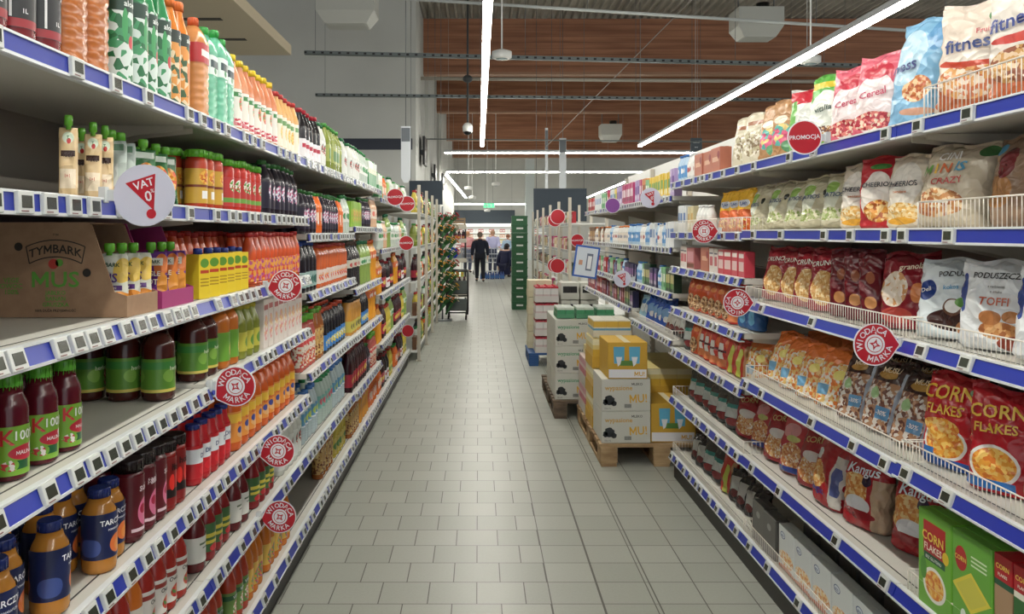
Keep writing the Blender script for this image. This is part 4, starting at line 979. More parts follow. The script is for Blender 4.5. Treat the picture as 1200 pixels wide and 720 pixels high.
# ---- left bays three to six
seq(L, 3, 0, 3.77, [('cola', .42), ('whitegreen', .2), ('olive', .5), ('whitegreen', .2)]); seq(L, 4, 0, 5.16, [('whitegreen', .4), ('clear_soda', .4), ('carton_green', .52)])
seq(L, 3, 1, 3.77, [('dark_green', .32), ('orange_green', .16), ('dark_green', .48), ('orange_green', .16), ('clear_soda', .24)])
seq(L, 4, 1, 5.16, [('carton_lime', .5), ('dark_green', .5), ('peachclear', .34)])
seq(L, 3, 2, 3.77, [('dark_bluecap', .36), ('orange_bluecap', .98)]); seq(L, 4, 2, 5.16, [('soda_dark', .5), ('soda_green', .45), ('soda_orange', .4)])
seq(L, 3, 3, 3.77, [('berry_green', .35), ('amber_small', .22), ('dark_blue', .75)], inset=.03); seq(L, 4, 3, 5.16, [('honey', .5), ('dark_blue', .4), ('soda_orange', .4)])
seq(L, 3, 4, 3.77, [('water_blue', .5), ('water_green', .4), ('water_blue', .42)], inset=.04); seq(L, 4, 4, 5.16, [('wine_dark', .7), ('dark_green', .3), ('berry_green', .3)])
seq(L, 3, 5, 4.3, [('amber_small', .4), ('lemon', .4)], inset=.04, rows=1); seq(L, 4, 5, 5.16, [('amber_small', .4), ('soda_orange', .5), ('orange_green', .4)], rows=1)
for b in (5, 6):
    y = LBAYS[b][0] + .02
    seq(L, b, 0, y, [('carton_green', .3), ('orange_green', .3), ('carton_lime', .3), ('whitegreen', .35)], rows=1)
    seq(L, b, 1, y, [('clear_soda', .4), ('peachclear', .3), ('soda_green', .3), ('clear_soda', .3)], rows=1)
    seq(L, b, 2, y, [('soda_orange', .35), ('wine_dark', .3), ('cola', .3), ('wine_dark', .3)], rows=1)
    seq(L, b, 3, y, [('soda_orange' if b == 5 else 'wine_dark', .35), ('wine_dark', .3), ('lemon', .3), ('soda_green', .3)], rows=1)
    seq(L, b, 4, y, [('orange_green', .25), ('wine_dark', .3), ('cola', .3), ('lemon', .3)], rows=1)
# ---- right side
Rr = 1
def bagrow(b, i, items, inset=.05, rows=1):
    n = 0; sc = (.94, .94, .80) if i == 1 else ((.97, .97, 1.0) if i == 2 else None)
    for it in items:
        key, y, rot = it[:3]; ln = it[3] if len(it) > 3 else 0; xo = it[4] if len(it) > 4 else 0
        p = PR[key]; dd = p['d'] / 2 * abs(math.cos(rot)) + p['w'] / 2 * abs(math.sin(rot))
        put(key, Rr, b, i, y, inset + dd + xo + rp.uniform(0, .012), 'front', rot + rp.uniform(-.16, .16), -ln + rp.uniform(-.04, .02), sc=sc, roll=rp.uniform(-.05, .05), dz=.003)
        if rows > 1: put(key, Rr, b, i, y + .01, inset + dd + xo + p['d'] + .05, 'second', rot + rp.uniform(-.2, .2), -ln, sc=sc, dz=.003)
        n += 1
D_ = R
bagrow(1, 0, [('fitness_brown', 1.66, R(25), .08), ('fitness_brown', 1.87, R(28), .06), ('fitness', 2.09, R(32), .08)], .03, 2)
bagrow(2, 0, [('blue_bag', 2.38, R(30), .22), ('pink_bag', 2.58, R(25), .15), ('pink_bag', 2.75, R(25), .15), ('green_bag', 2.94, R(30), .12), ('redtop_bag', 3.13, R(28), .12), ('owl_bag', 3.32, R(30), .15), ('owl_bag', 3.48, R(26), .15)], .03, 2)
bagrow(3, 0, [('cream_bag', 3.68, R(25), .1), ('cream_bag', 3.85, R(25), .1)], .03, 2)
run(Rr, 3, 0, 3.98, 4.5, 'brown_box', 1); seq(Rr, 3, 0, 4.45, [('s_whitebt', .2), ('s_bluebt', .2)], rows=1)
bagrow(1, 1, [('nest_red', 1.74, R(20), .05), ('choc_bag', 1.96, R(12), .08, .05), ('cini_bag', 2.19, R(20), .1)], .03)
bagrow(2, 1, [('cheer_white', 2.405, R(20), .05), ('cheer_red', 2.56, R(28), .04), ('cheer_white', 2.72, R(25), .05), ('beige_green', 2.90, R(30), .25), ('beige_green', 3.08, R(30), .25), ('beige_green', 3.26, R(30), .28), ('beige_green', 3.44, R(24), .2)], .04, 2)
bagrow(3, 1, [('beige_green', 3.66, R(20), .1), ('yellow_orange', 3.82, R(20), .1), ('yellow_orange', 3.96, R(20), .1), ('yellow_orange', 4.10, R(20), .1)], .04, 1)
seq(Rr, 3, 1, 4.19, [('s_whitebt', .3), ('s_cream', .15), ('s_white', .24)], rows=1)
bagrow(1, 2, [('toffi', 1.78, R(22), .12), ('toffi', 1.99, R(24), .1), ('coconut', 2.20, R(28), .2)], .035, 1)
bagrow(2, 2, [('crunchy_big', 2.42, R(24), .12), ('dark_narrow', 2.58, R(40), .0), ('dark_narrow', 2.69, R(40), .0), ('dark_narrow', 2.80, R(40), .0), ('crunchy', 2.96, R(28), .12), ('crunchy', 3.12, R(28), .12), ('crunchy', 3.28, R(28), .12), ('crunchy', 3.45, R(25), .12)], .04, 1)
seq(Rr, 3, 2, 3.6, [('red_box', .42), ('white_box', .15), ('brown_box', .3), ('pink_box', .14), ('white_box', .2)], rows=1)
bagrow(1, 3, [('corn', 1.74, R(25), .1), ('corn2', 1.96, R(28), .08), ('corn', 2.18, R(26), .1)], .03, 1)
bagrow(2, 3, [('muesli_brown', 2.40, R(26), .3), ('muesli_brown', 2.58, R(22), .3), ('muesli_brown', 2.76, R(24), .3), ('muesli_orange', 2.94, R(22), .3), ('muesli_orange', 3.11, R(22), .3), ('muesli_orange', 3.28, R(22), .3), ('muesli_orange', 3.45, R(22), .3)], .045, 2)
bagrow(3, 3, [('blue_tin', 3.64, R(15), .05), ('blue_tin', 3.76, R(15), .05), ('red_white', 3.89, R(20), .05)] + [('orange_pack', 4.03 + .125 * k, R(24), .05) for k in range(6)], .03, 1)
bagrow(3, 4, [('muesli_orange', 3.67, R(20), .15), ('lime_pack', 3.83, R(20), .05), ('lime_pack', 3.95, R(20), .05)] + [('red_white', 4.08 + .125 * k, R(20), .05) for k in range(4)] + [('orange_pack', 4.6, R(20), .05), ('grey_pack', 4.74, R(20), .05)], .03, 1)
bagrow(3, 5, [('pink_clear', 3.68, R(25), .2), ('corn_dark', 3.87, R(25), .1)] + [('grey_pack', 4.03 + .14 * k, R(25), .1) for k in range(6)], .05, 1)
bagrow(3, 6, [('herb_bag', 3.64 + .11 * k, R(25), .2) for k in range(4)] + [('lime_pack', 4.1, R(20), .1), ('grey_pack', 4.26, R(20), .1), ('grey_pack', 4.41, R(20), .1), ('herb_bag', 4.56, R(20), .2), ('herb_bag', 4.68, R(20), .2)], .05, 1)
# near lower shelves
bagrow(2, 4, [('kangus', 2.45, R(22), .1, .06), ('kangus', 2.68, R(26), .06), ('kangus_flat', 2.90, R(12), .15), ('corn_dark', 3.09, R(26), .2), ('pink_clear', 3.26, R(26), .2), ('corn_dark', 3.44, R(24), .2)], .03, 1)
for k, (key, y, xo) in enumerate((('cf_box', 2.08, .04), ('cf_back', 1.925, .04), ('cf_kraft', 1.815, .09), ('cf_green', 1.748, .09), ('cf_kraft', 1.68, .09), ('cf_box', 1.56, .04))):
    put(key, Rr, 1, 4, y, xo, 'front', jit=0)
for k in range(4): put('cf_back', Rr, 1, 4, 2.08 - .153 * k if k < 2 else 2.08 - .153 * (k - 2), .115 + (.066 if k >= 2 else 0), 'second' if k < 2 else 'third', jit=0)
for b, ys in ((1, [1.62, 1.78, 1.94, 2.10]), (2, [2.34, 2.50, 2.66, 2.82, 2.98, 3.14])):
    for k, y in enumerate(ys): put('eco_box', Rr, b, 5, y, .06, 'front', jit=0)
    for k, y in enumerate(ys[:: 1]): put('grey_box', Rr, b, 5, y + .01, .16, 'second', jit=0)
run(Rr, 2, 5, 3.24, 3.55, 'grey_box', 1)
# far bays
run(Rr, 4, 0, 4.9, 6.2, ['s_lilac', 's_yellow', 's_green', 's_orange', 's_orange', 's_magenta'], 1)
for k in range(5): put('s_lilac', Rr, 4, 0, 5.05 + .07 * k, .05, 'second', dz=.172, jit=0) if False else None
run(Rr, 5, 0, 6.22, 7.52, ['s_magenta', 's_lilac', 's_yellow', 's_white', 's_red'], 1); run(Rr, 6, 0, 7.54, 8.84, ['s_green', 's_white', 's_white', 's_red'], 1)
run(Rr, 4, 1, 4.9, 6.2, ['s_white', 's_bluebt', 's_whitebt', 's_bluebt'], 1); run(Rr, 5, 1, 6.22, 7.52, ['s_bluebt', 's_orangebt', 's_orangebt', 's_whitebt'], 1); run(Rr, 6, 1, 7.54, 8.84, ['s_orangebt', 's_brown', 's_whitebt'], 1)
run(Rr, 4, 2, 4.9, 6.2, ['s_dgreen', 's_dgreen', 's_green', 's_bluebt', 's_navy'], 1); run(Rr, 5, 2, 6.22, 7.52, ['s_navy', 's_bluebt', 's_maroon', 's_green'], 1); run(Rr, 6, 2, 7.54, 8.84, ['s_red', 's_maroon', 's_whitebt', 's_green'], 1)
bagrow(4, 3, [('herb_bag', 4.98 + .11 * k, R(20), .3) for k in range(4)] + [('blue_snack', 5.46 + .14 * k, R(25), .2) for k in range(4)] + [('iceblue', 6.02, R(25), .2), ('iceblue', 6.14, R(25), .2)], .04, 1)
run(Rr, 5, 3, 6.22, 7.52, ['s_navy', 's_dgreen', 's_maroon'], 1); run(Rr, 6, 3, 7.54, 8.84, ['s_maroon', 's_navy', 's_red'], 1)

# ------------------------------------------------------------------ display cartons on the left shelves
def cutbox(label, x0, x1, y0, y1, z, h, low, cutx, m, name='display_box', prints=None, edge=.0):
    """open cardboard tray whose camera-side wall is cut down on a slant towards the aisle"""
    t = thing(name, label, 'cardboard box', ((x0 + x1) / 2, (y0 + y1) / 2, z))
    ox, oy = (x0 + x1) / 2, (y0 + y1) / 2
    a, b = x0 - ox, x1 - ox; c = cutx - ox; T = .004
    pts = [(a, 0), (b, 0), (b, low), (b - .03, low + .01), (c, h), (a, h)]
    bm = bmesh.new(); prism(bm, pts, y0 - oy, y0 - oy + T); obj('front_panel', bm, m, t)
    bm = bmesh.new(); prism(bm, pts, y1 - oy - T, y1 - oy); obj('back_flap', bm, m, t)
    bm = bmesh.new(); bx(bm, b - T, b, y0 - oy + T, y1 - oy - T, 0, low); bx(bm, a, a + T, y0 - oy + T, y1 - oy - T, 0, h); bx(bm, a + T, b - T, y0 - oy + T, y1 - oy - T, 0, T)
    obj('side_panel', bm, m, t)
    if c - a > .2:
        bm = bmesh.new(); bx(bm, a, c - .004, y0 - oy, y1 - oy, h, h + T); obj('top_flap', bm, m, t)
    if prints:
        o = prints(); o.parent = t; C.objects.link(o); o.location = (0, y0 - oy - .0012, 0)
    return t
z3 = deck(-1, 1, 2) + .001
def tym_print():
    bm = bmesh.new(); fl = lambda x, z: (x, 0, z)
    g0, g1, g2 = rgb((44, 40, 36), .6), rgb((96, 170, 60), .6), rgb((186, 52, 44), .6)
    cx = .016
    # arched badge outline
    outer = []; 
    def arc(x0, x1, zc, sag, n=10): return [(x0 + (x1 - x0) * i / n, zc + sag * (1 - (2 * i / n - 1) ** 2)) for i in range(n + 1)]
    up = arc(cx - .07, cx + .07, .168, .016); lo = arc(cx - .062, cx + .062, .128, .016)
    path = up + lo[::-1]
    for i in range(len(path)):
        p, q = path[i], path[(i + 1) % len(path)]
        d = Vector((q[0] - p[0], q[1] - p[1])); 
        if d.length < 1e-6: continue
        nn = Vector((-d.y, d.x)).normalized() * .0013
        vs = [bm.verts.new((p[0] + nn.x, 0, p[1] + nn.y)), bm.verts.new((q[0] + nn.x, 0, q[1] + nn.y)), bm.verts.new((q[0] - nn.x, 0, q[1] - nn.y)), bm.verts.new((p[0] - nn.x, 0, p[1] - nn.y))]
        bm.faces.new(vs).material_index = 0
    text_bm(bm, 'TYMBARK', .028, lambda x, z: (x, 0, z + .012 * (1 - ((x - cx) / .06) ** 2)), 0, cx, .150, 0, .02)
    for (ccx, ccz, r, mi) in ((cx - .005, .127, .012, 2), (cx + .009, .13, .009, 1)):
        vs = [bm.verts.new((ccx + r * math.cos(a * PI / 10), -.0003, ccz + r * math.sin(a * PI / 10))) for a in range(20)]; bm.faces.new(vs).material_index = mi
    text_bm(bm, 'MUS', .052, fl, 1, cx, .088, 0, .03, 0, 1.15)
    text_bm(bm, 'JABŁKO', .014, fl, 1, cx, .058); text_bm(bm, 'BANAN', .014, fl, 1, cx, .044); text_bm(bm, 'GRUSZKA', .014, fl, 1, cx, .030)
    text_bm(bm, '100% DUŻA PRZYJEMNOŚĆ', .008, fl, 0, cx, .016)
    for zz, tx in ((.088, 'VEGE'), (.074, 'OWOC'), (.06, '100%')): text_bm(bm, tx, .016, fl, 1, cx - .105, zz)
    for (ccx, ccz) in ((cx - .088, .168), (cx + .074, .106)):
        r = .010; vs = [bm.verts.new((ccx + r * math.cos(a * PI / 8), 0, ccz + r * math.sin(a * PI / 8))) for a in range(16)]; bm.faces.new(vs).material_index = 0
    text_bm(bm, 'TYM', .007, fl, 0, cx, .196)
    return raw('print', bm, [g0, g1, g2])
cutbox('large brown cardboard display box on the left third shelf', -1.205, -.835, 1.89, 2.07, z3, .222, .05, -.92, KRAFT, prints=tym_print)
def mag_print():
    bm = bmesh.new(); m0, m1 = rgb((236, 190, 200), .6), rgb((50, 30, 40), .6)
    for (ccx, ccz, r, mi) in ((.0, .13, .012, 1), (-.05, .17, .014, 1), (-.04, .09, .010, 1)):
        vs = [bm.verts.new((ccx + r * math.cos(a * PI / 8), 0, ccz + r * math.sin(a * PI / 8))) for a in range(16)]; bm.faces.new(vs).material_index = mi
    pts = [(0, -.012), (.012, .002), (.009, .009), (.003, .009), (0, .004), (-.003, .009), (-.009, .009), (-.012, .002)]
    for i in range(8):
        p, q = pts[i], pts[(i + 1) % 8]; bm.faces.new([bm.verts.new((x + .03, 0, z + .07)) for x, z in (p, q, (q[0] * .75, q[1] * .75), (p[0] * .75, p[1] * .75))]).material_index = 0
    bx(bm, -.02, .05, -.0002, 0, .030, .036, 1); bx(bm, .0, .07, -.0002, 0, .018, .023, 1)
    return raw('print', bm, [m0, m1])
cutbox('magenta display box with a slanted edge beside the brown box', -1.12, -.835, 2.10, 2.33, z3, .225, .045, -.93, mat('magenta_card', (170, 44, 116), .6), prints=mag_print)
cutbox('pale pink display tray on the left second shelf behind the round white sign', -.965, -.835, 1.88, 2.0, deck(-1, 1, 1) + .001, .15, .03, -.93, mat('pale_card', (206, 176, 150), .7))
bm = bmesh.new()
def free_put(key, x, y, z, rz, label, group, lean=0):
    p = PR[key]; return dup(p['o'], (x, y, z), (lean, 0, rz), label, p['cat'], group)
free_put('pouch_mus', -.895, 1.93, z3 + .005, 0, 'white mousse pouch with purple lettering, frontmost in the brown display box', 'pouches in the brown display box')
free_put('pouch_mus', -.89, 1.985, z3 + .005, R(4), 'white mousse pouch, middle of three in the brown display box', 'pouches in the brown display box')
free_put('pouch_mus', -.885, 2.04, z3 + .005, R(6), 'white mousse pouch, rearmost in the brown display box', 'pouches in the brown display box')
free_put('pouch_mus', -.985, 1.985, z3 + .005, 0, 'white mousse pouch tucked deep in the brown display box', 'pouches in the brown display box')
free_put('pouch_jungle', -.885, 2.15, z3 + .005, 0, 'purple mousse pouch, frontmost in the magenta display box', 'pouches in the magenta display box')
free_put('pouch_jungle', -.88, 2.21, z3 + .005, R(4), 'purple mousse pouch, middle of three in the magenta display box', 'pouches in the magenta display box')
free_put('pouch_jungle', -.88, 2.27, z3 + .005, R(4), 'purple mousse pouch, rearmost in the magenta display box', 'pouches in the magenta display box')
zz1 = deck(-1, 1, 1) + .006
for k, (x, y, nmn) in enumerate(((-.885, 1.915, 'frontmost'), (-.885, 1.965, 'second'))):
    free_put('pouch_silver', x, y, zz1, R(8), 'silver backed mousse pouch with green cap, %s in the pale pink tray' % nmn, 'pouches in the pale tray')

# ------------------------------------------------------------------ wire fronts on the right shelves
def wire_front(b, i, y0, y1, h, label):
    z0 = deck(1, b, i); t = thing('wire_basket', label, 'wire basket', (XR + .012, (y0 + y1) / 2, z0), 0, 'white wire fronts on the right shelves')
    hl = (y1 - y0) / 2
    bm = bmesh.new(); tube(bm, (0, -hl, h), (0, hl, h), .0022, 6); tube(bm, (0, -hl, .003), (0, hl, .003), .002, 6)
    for s in (-hl, hl):
        tube(bm, (0, s, h), (.22, s, h), .002, 6); tube(bm, (0, s, .003), (.22, s, .003), .002, 6); tube(bm, (0, s, 0.003), (0, s, h), .0022, 6)
        for k in range(1, 12): tube(bm, (.0185 * k, s, .003), (.0185 * k, s, h), .0011, 4)
    obj('rim', bm, WIRE, t)
    bm = bmesh.new(); n = int((y1 - y0) / .0165)
    for k in range(1, n): tube(bm, (0, -hl + 2 * hl * k / n, .003), (0, -hl + 2 * hl * k / n, h), .0011, 4)
    obj('bars', bm, WIRE, t)
wire_front(1, 0, 1.4, 2.13, .085, 'white wire front on the right top shelf')
wire_front(1, 1, 1.4, 2.16, .075, 'white wire front on the right second shelf before the beige bag')
wire_front(3, 1, 3.6, 4.85, .07, 'white wire front before the orange bags on the right second shelf')
wire_front(1, 2, 1.4, 2.235, .06, 'white wire front before the toffee bags, right third shelf')
wire_front(2, 2, 2.255, 3.55, .06, 'white wire front before the crimson bags, right third shelf')
wire_front(1, 3, 1.4, 2.235, .065, 'white wire front before the corn flakes bags, right fourth shelf')
wire_front(2, 3, 2.255, 3.55, .06, 'white wire front before the clear muesli bags, right fourth shelf')
wire_front(3, 5, 3.58, 4.88, .06, 'white wire front before the charcoal bags, right sixth shelf')
wire_front(1, 4, 1.4, 2.21, .06, 'white wire front before the green boxes, right fifth shelf')
wire_front(1, 5, 1.4, 2.24, .06, 'near white wire front on the right lowest shelf')
wire_front(2, 5, 2.255, 3.56, .06, 'middle white wire front on the right lowest shelf')
wire_front(3, 6, 3.58, 4.88, .06, 'far white wire front on the right lowest shelf')
wire_front(4, 3, 4.9, 6.2, .06, 'white wire front before the blue sweets bags')

# ------------------------------------------------------------------ round signs
def arc_text(bm, text, r, mid, size, mi, up=True, step=None):
    n = len(text); step = step or size * .78 / r
    for k, ch in enumerate(text):
        a = mid - (k - (n - 1) / 2) * step if up else mid + (k - (n - 1) / 2) * step
        rot = a - PI / 2 if up else a + PI / 2
        text_bm(bm, ch, size, lambda x, z: (x, 0, z), mi, r * math.cos(a), r * math.sin(a), rot, .02)
def disc_pts(r, n=40, point=None):
    pts = []
    for i in range(n):
        a = 2 * PI * i / n; rr = r
        if point is not None:
            d = abs((a - point + PI) % (2 * PI) - PI)
            if d < .6: rr = r * min(1.30, 1 / max(.76, math.cos(.6 - d)))
        pts.append((rr * math.cos(a), rr * math.sin(a)))
    return pts
def face(bm, pts, y, mi):
    bm.faces.new([bm.verts.new((x, y, z)) for x, z in pts]).material_index = mi
def hang(t, side, r):
    """clear clip that holds a sign to the rail"""
    bm = bmesh.new(); s = -1 if side < 0 else 1
    rbox(bm, min(s * r * .9, s * (r + .022)), max(s * r * .9, s * (r + .022)), .001, .004, -.012, .012, .001); rbox(bm, min(s * (r + .014), s * (r + .03)), max(s * (r + .014), s * (r + .03)), -.006, .010, -.016, .018, .001)
    obj('clip', bm, mat('clip_clear', (206, 210, 212), .2), t)
def leading(side, y, z, label, point, rot=0, r=.056, x=None):
    X = XL if side < 0 else XR
    cx = side * (X - r - .022) if x is None else x
    t = thing('round_shelf_sign', label, 'sign', (cx, y, z), 0, 'round red store brand signs')
    bm = bmesh.new(); prism(bm, disc_pts(r * 1.06, 40, point), 0, .0012); obj('board', bm, SIGNW, t)
    bm = bmesh.new(); face(bm, disc_pts(r, 40, point), -.0005, 0)
    face(bm, disc_pts(r * .50, 32), -.0009, 1); face(bm, disc_pts(r * .40, 32), -.0013, 2)
    face(bm, disc_pts(r * .36, 32), -.0016, 1)
    st = []
    for i in range(8):
        rr = r * .30 if i % 2 == 0 else r * .12; a = i * PI / 4 + rot + (PI / 4); st.append((rr * math.cos(a), rr * math.sin(a)))
    face(bm, st, -.002, 2); st = []
    for i in range(8):
        rr = r * .12 if i % 2 == 0 else r * .05; a = i * PI / 4 + rot + PI / 4; st.append((rr * math.cos(a), rr * math.sin(a)))
    face(bm, st, -.0024, 1)
    e = bmesh.new(); arc_text(e, 'WIODĄCA', r * .74, PI / 2 + rot + .0, r * .42, 1, True, .40); arc_text(e, 'MARKA', r * .74, -PI / 2 + rot, r * .42, 1, False, .40)
    for v in e.verts: v.co.y -= .0012
    merge(bm, e)
    obj('print', bm, [RED, SIGNW, RED], t); hang(t, side, r)
def promo(side, y, z, label, r=.056, x=None, text='PROMOCJA', col=None):
    X = XL if side < 0 else XR
    cx = side * (X - r - .022) if x is None else x
    t = thing('round_shelf_sign', label, 'sign', (cx, y, z), 0, 'round promotion signs')
    bm = bmesh.new(); prism(bm, disc_pts(r * 1.05), 0, .0012); obj('board', bm, SIGNW, t)
    bm = bmesh.new(); face(bm, disc_pts(r * .97), -.0005, 0); 
    if text: text_bm(bm, text, r * .36, lambda x, z: (x, -.001, z), 1, 0, 0, .06, .035)
    obj('print', bm, [col or RED, SIGNW], t); hang(t, side, r)
def vat(side, y, z, r, label, x=None):
    X = XL if side < 0 else XR
    cx = side * (X - r - .02) if x is None else x
    t = thing('round_shelf_sign', label, 'sign', (cx, y, z), 0, 'round tax signs')
    bm = bmesh.new(); prism(bm, disc_pts(r), 0, .0012); obj('board', bm, mat('sign_pale', (206, 206, 224), .35), t)
    bm = bmesh.new(); s = r / .035
    P3 = [(-.0215, .0135), (.0125, .0245), (.0112, -.0175)]
    face(bm, [(a * s, b * s) for a, b in P3], -.0005, 0)
    face(bm, [(.008 * s + .0056 * s * math.cos(a * PI / 8), -.021 * s + .0056 * s * math.sin(a * PI / 8)) for a in range(16)], -.0005, 0)
    f = lambda x, z: (x, -.001, z)
    text_bm(bm, 'VAT', .0125 * s, f, 1, -.0005 * s, .0125 * s, .31, .04); text_bm(bm, '0', .0165 * s, f, 1, .0048 * s, -.0015 * s, .2, .04); text_bm(bm, '%', .006 * s, f, 1, .0092 * s, .005 * s, .15)
    obj('print', bm, [RED, SIGNW], t); hang(t, side, r)
def sgn_y(side, u, r=.056):
    X = (XL if side < 0 else XR) - r - .022
    return F * X / abs(u - VX)
def zat(v, y): return EYE - (v - VY) * y / F
y = 1.70; vat(-1, y, zat(229, y), .066, 'white round sign with a red triangle on the left second shelf')
for u, v, lb, pt in ((335, 335, 'topmost round red brand sign of the left row, on the third shelf', 3.3), (276, 453, 'largest round red brand sign, left fourth shelf above the carrot drinks', 3.7),
                 (326, 529, 'round red brand sign on the left fifth shelf rail', 3.4), (328, 606, 'lowest round red brand sign of the left row', 3.3)):
    y = sgn_y(-1, u); leading(-1, y, zat(v, y), lb, pt, rot=.12 if u == 276 else -.15)
for u, v, lb, rot in ((825, 271, 'topmost round red brand sign of the right row', 0), (864, 355, 'round red brand sign hanging askew on the right third shelf', 2.3), (1025, 404, 'largest round red brand sign of the right row, under the toffee bags', .5)):
    y = sgn_y(1, u); leading(1, y, zat(v, y), lb, 0, rot=rot)
y = sgn_y(1, 943); promo(1, y, zat(161, y), 'round red promotion sign beside the green muesli bags')
for u, v, lb, r in ((463, 231, 'left of the two far red promotion signs on the top shelf', .07), (477, 239, 'right of the two far red promotion signs on the top shelf', .075), (476, 285, 'far round red promotion sign on the left second shelf', .07)):
    y = sgn_y(-1, u, r); promo(-1, y, zat(v, y), lb, r)
y = sgn_y(-1, 478, .06); promo(-1, y, zat(388, y), 'far plain red round sign low in the left row', .06, text='')
y = sgn_y(1, 718, .06); promo(1, y, zat(241, y), 'purple round sign on the far right top shelf', .06, text='', col=mat('sign_purple', (140, 74, 160), .4))
y = sgn_y(1, 762, .065); vat(1, y, zat(232, y), .065, 'far white sign with red triangle on the right top shelf')
y = sgn_y(1, 729, .065); vat(1, y, zat(327, y), .065, 'far white sign with red triangle on the right third shelf')
y = 8.78; promo(1, y, zat(282, y), 'far red promotion sign beside the cream post', .07)
# blue-framed poster card hanging off the right row
y = 6.5; t = thing('poster_card', 'tilted card with blue frame hanging off the far right shelves', 'sign', ((687 - VX) * y / F, y, zat(307, y))); t.rotation_euler = (0, R(8), 0)
bm = bmesh.new(); rbox(bm, -.10, .10, 0, .006, -.13, .13, .002); obj('frame', bm, mat('poster_blue', (46, 96, 190), .4), t)
bm = bmesh.new(); tube(bm, (.095, .003, .10), (.32, .003, .10), .004, 6); obj('arm', bm, METAL, t)
bm = bmesh.new(); bx(bm, -.085, .085, -.001, 0, -.115, .115, 0); bx(bm, -.0, .05, -.002, -.001, -.07, .07, 1); bx(bm, .01, .042, -.003, -.002, -.055, .05, 2); bx(bm, -.06, -.03, -.002, -.001, -.03, .01, 3)
obj('print', bm, [mat('poster_white', (214, 222, 232), .4), mat('poster_grey', (110, 120, 140), .4), SIGNW, mat('poster_tan', (210, 150, 120), .4)], t)

# ------------------------------------------------------------------ pallets of milk on the right
def pallet(x0, x1, y0, y1, label, m, name='wooden_pallet'):
    t = thing(name, label, 'pallet', ((x0 + x1) / 2, (y0 + y1) / 2, 0)); w_, l_ = (x1 - x0) / 2, (y1 - y0) / 2
    bm = bmesh.new(); n = 5
    for k in range(9): 
        yy = -l_ + .05 + (2 * l_ - .1) * k / 8; rbox(bm, -w_, w_, yy - .045, yy + .045, .122, .144, .002)
    obj('deck_board', bm, m, t)
    bm = bmesh.new()
    for xx in (-w_ + .06, 0, w_ - .06): rbox(bm, xx - .055, xx + .055, -l_, l_, .10, .1215, .002)
    obj('stringer', bm, m, t)
    for xx in (-w_ + .06, 0, w_ - .06):
        for yy in (-l_ + .07, 0, l_ - .07):
            bm = bmesh.new(); rbox(bm, xx - .055, xx + .055, yy - .07, yy + .07, .022, .0995, .003); obj('block', bm, m, t)
    bm = bmesh.new()
    for xx in (-w_ + .06, 0, w_ - .06): rbox(bm, xx - .05, xx + .05, -l_, l_, 0, .0215, .002)
    obj('skid', bm, m, t)
pallet(.775, 1.575, 5.1, 6.3, 'light wooden pallet under the nearest milk cases', PALLETW)
pallet(.60, 1.40, 6.42, 7.62, 'dark worn wooden pallet under the green-marked milk cases', noisy('pallet_dark', (84, 70, 58), (120, 100, 80), (6, 6, 20), .8))
pallet(.56, 1.36, 8.95, 9.64, 'blue pallet under the red and white multipacks', mat('pallet_blue', (32, 84, 150), .5), 'plastic_pallet')
def case(label, x0, x1, y0, y1, z, h, base, accent, txt, group, kind='mu'):
    t = thing('milk_case', label, 'carton', ((x0 + x1) / 2, (y0 + y1) / 2, z), 0, group); w_, l_ = (x1 - x0) / 2, (y1 - y0) / 2
    bm = bmesh.new(); rbox(bm, -w_, w_, -l_, l_, 0, h, .004); obj('box_body', bm, base, t)
    bm = bmesh.new(); y_ = -l_ - .001
    fl = lambda x, z: (x, y_, z)
    ms = [rgb(accent, .5), rgb((46, 50, 54), .5), rgb((234, 176, 40), .5), SIGNW]
    if kind == 'mu':
        text_bm(bm, 'wypasione', .042, fl, 0, -w_ * .30, h * .72, 0, .02); text_bm(bm, 'MLEKO', .022, fl, 1, w_ * .45, h * .84)
        # splash behind the slogan and the cow patch
        for k, (px, pz, pw, ph_) in enumerate(((-w_ * .68, h * .34, .032, .032), (-w_ * .5, h * .24, .018, .018), (-w_ * .84, h * .28, .016, .02))):
            face(bm, [(px + pw * math.cos(a * PI / 8) * (1 + .2 * math.sin(a * 2.3)), pz + ph_ * math.sin(a * PI / 8)) for a in range(16)], y_, 1)
        text_bm(bm, 'MU!', .075, fl, 2, w_ * .50, h * .38, .06, .04, 0, .9)
        for k in range(9): face(bm, [(-.01 + k * .005, h * .10), (-.01 + k * .005 + .003, h * .10), (-.01 + k * .005 + .003, h * .22), (-.01 + k * .005, h * .22)], y_, 1)
        text_bm(bm, '12 x 1L', .014, fl, 1, -w_ * .75, h * .08)
    else:
        for sx_ in (-.055, .045):
            face(bm, [(sx_ - .032, h * .42), (sx_ + .032, h * .42), (sx_ + .036, h * .88), (sx_ - .036, h * .88)], y_, 0)
            face(bm, [(sx_ - .02, h * .6), (sx_ + .02, h * .6), (sx_ + .008, h * .4), (sx_ - .008, h * .34)], y_ - .001, 3)
        face(bm, [(-.05, h * .36), (.04, h * .36), (.03, h * .5), (-.04, h * .5)], y_ - .0006, 4)
        face(bm, [(-w_ * .95, h * .03), (w_ * .95, h * .03), (w_ * .95, h * .26), (-w_ * .95, h * .26)], y_ - .0003, 3)
        text_bm(bm, 'MU!', .04, lambda x, z: (x, y_ - .001, z), 2, w_ * .6, h * .13, 0, .04)
        ms.append(rgb((90, 140, 60), .5))
    obj('print', bm, ms, t)
    bm = bmesh.new(); bx(bm, -.02, .02, -l_, l_, h - .0005, h + .0006); obj('tape', bm, mat('tape', (214, 206, 180), .3), t)
WC = mat('case_white', (206, 206, 196), .6); YC = mat('case_yellow', (214, 166, 46), .55)
h1 = .205
g = 'white milk cases on the nearest pallet'
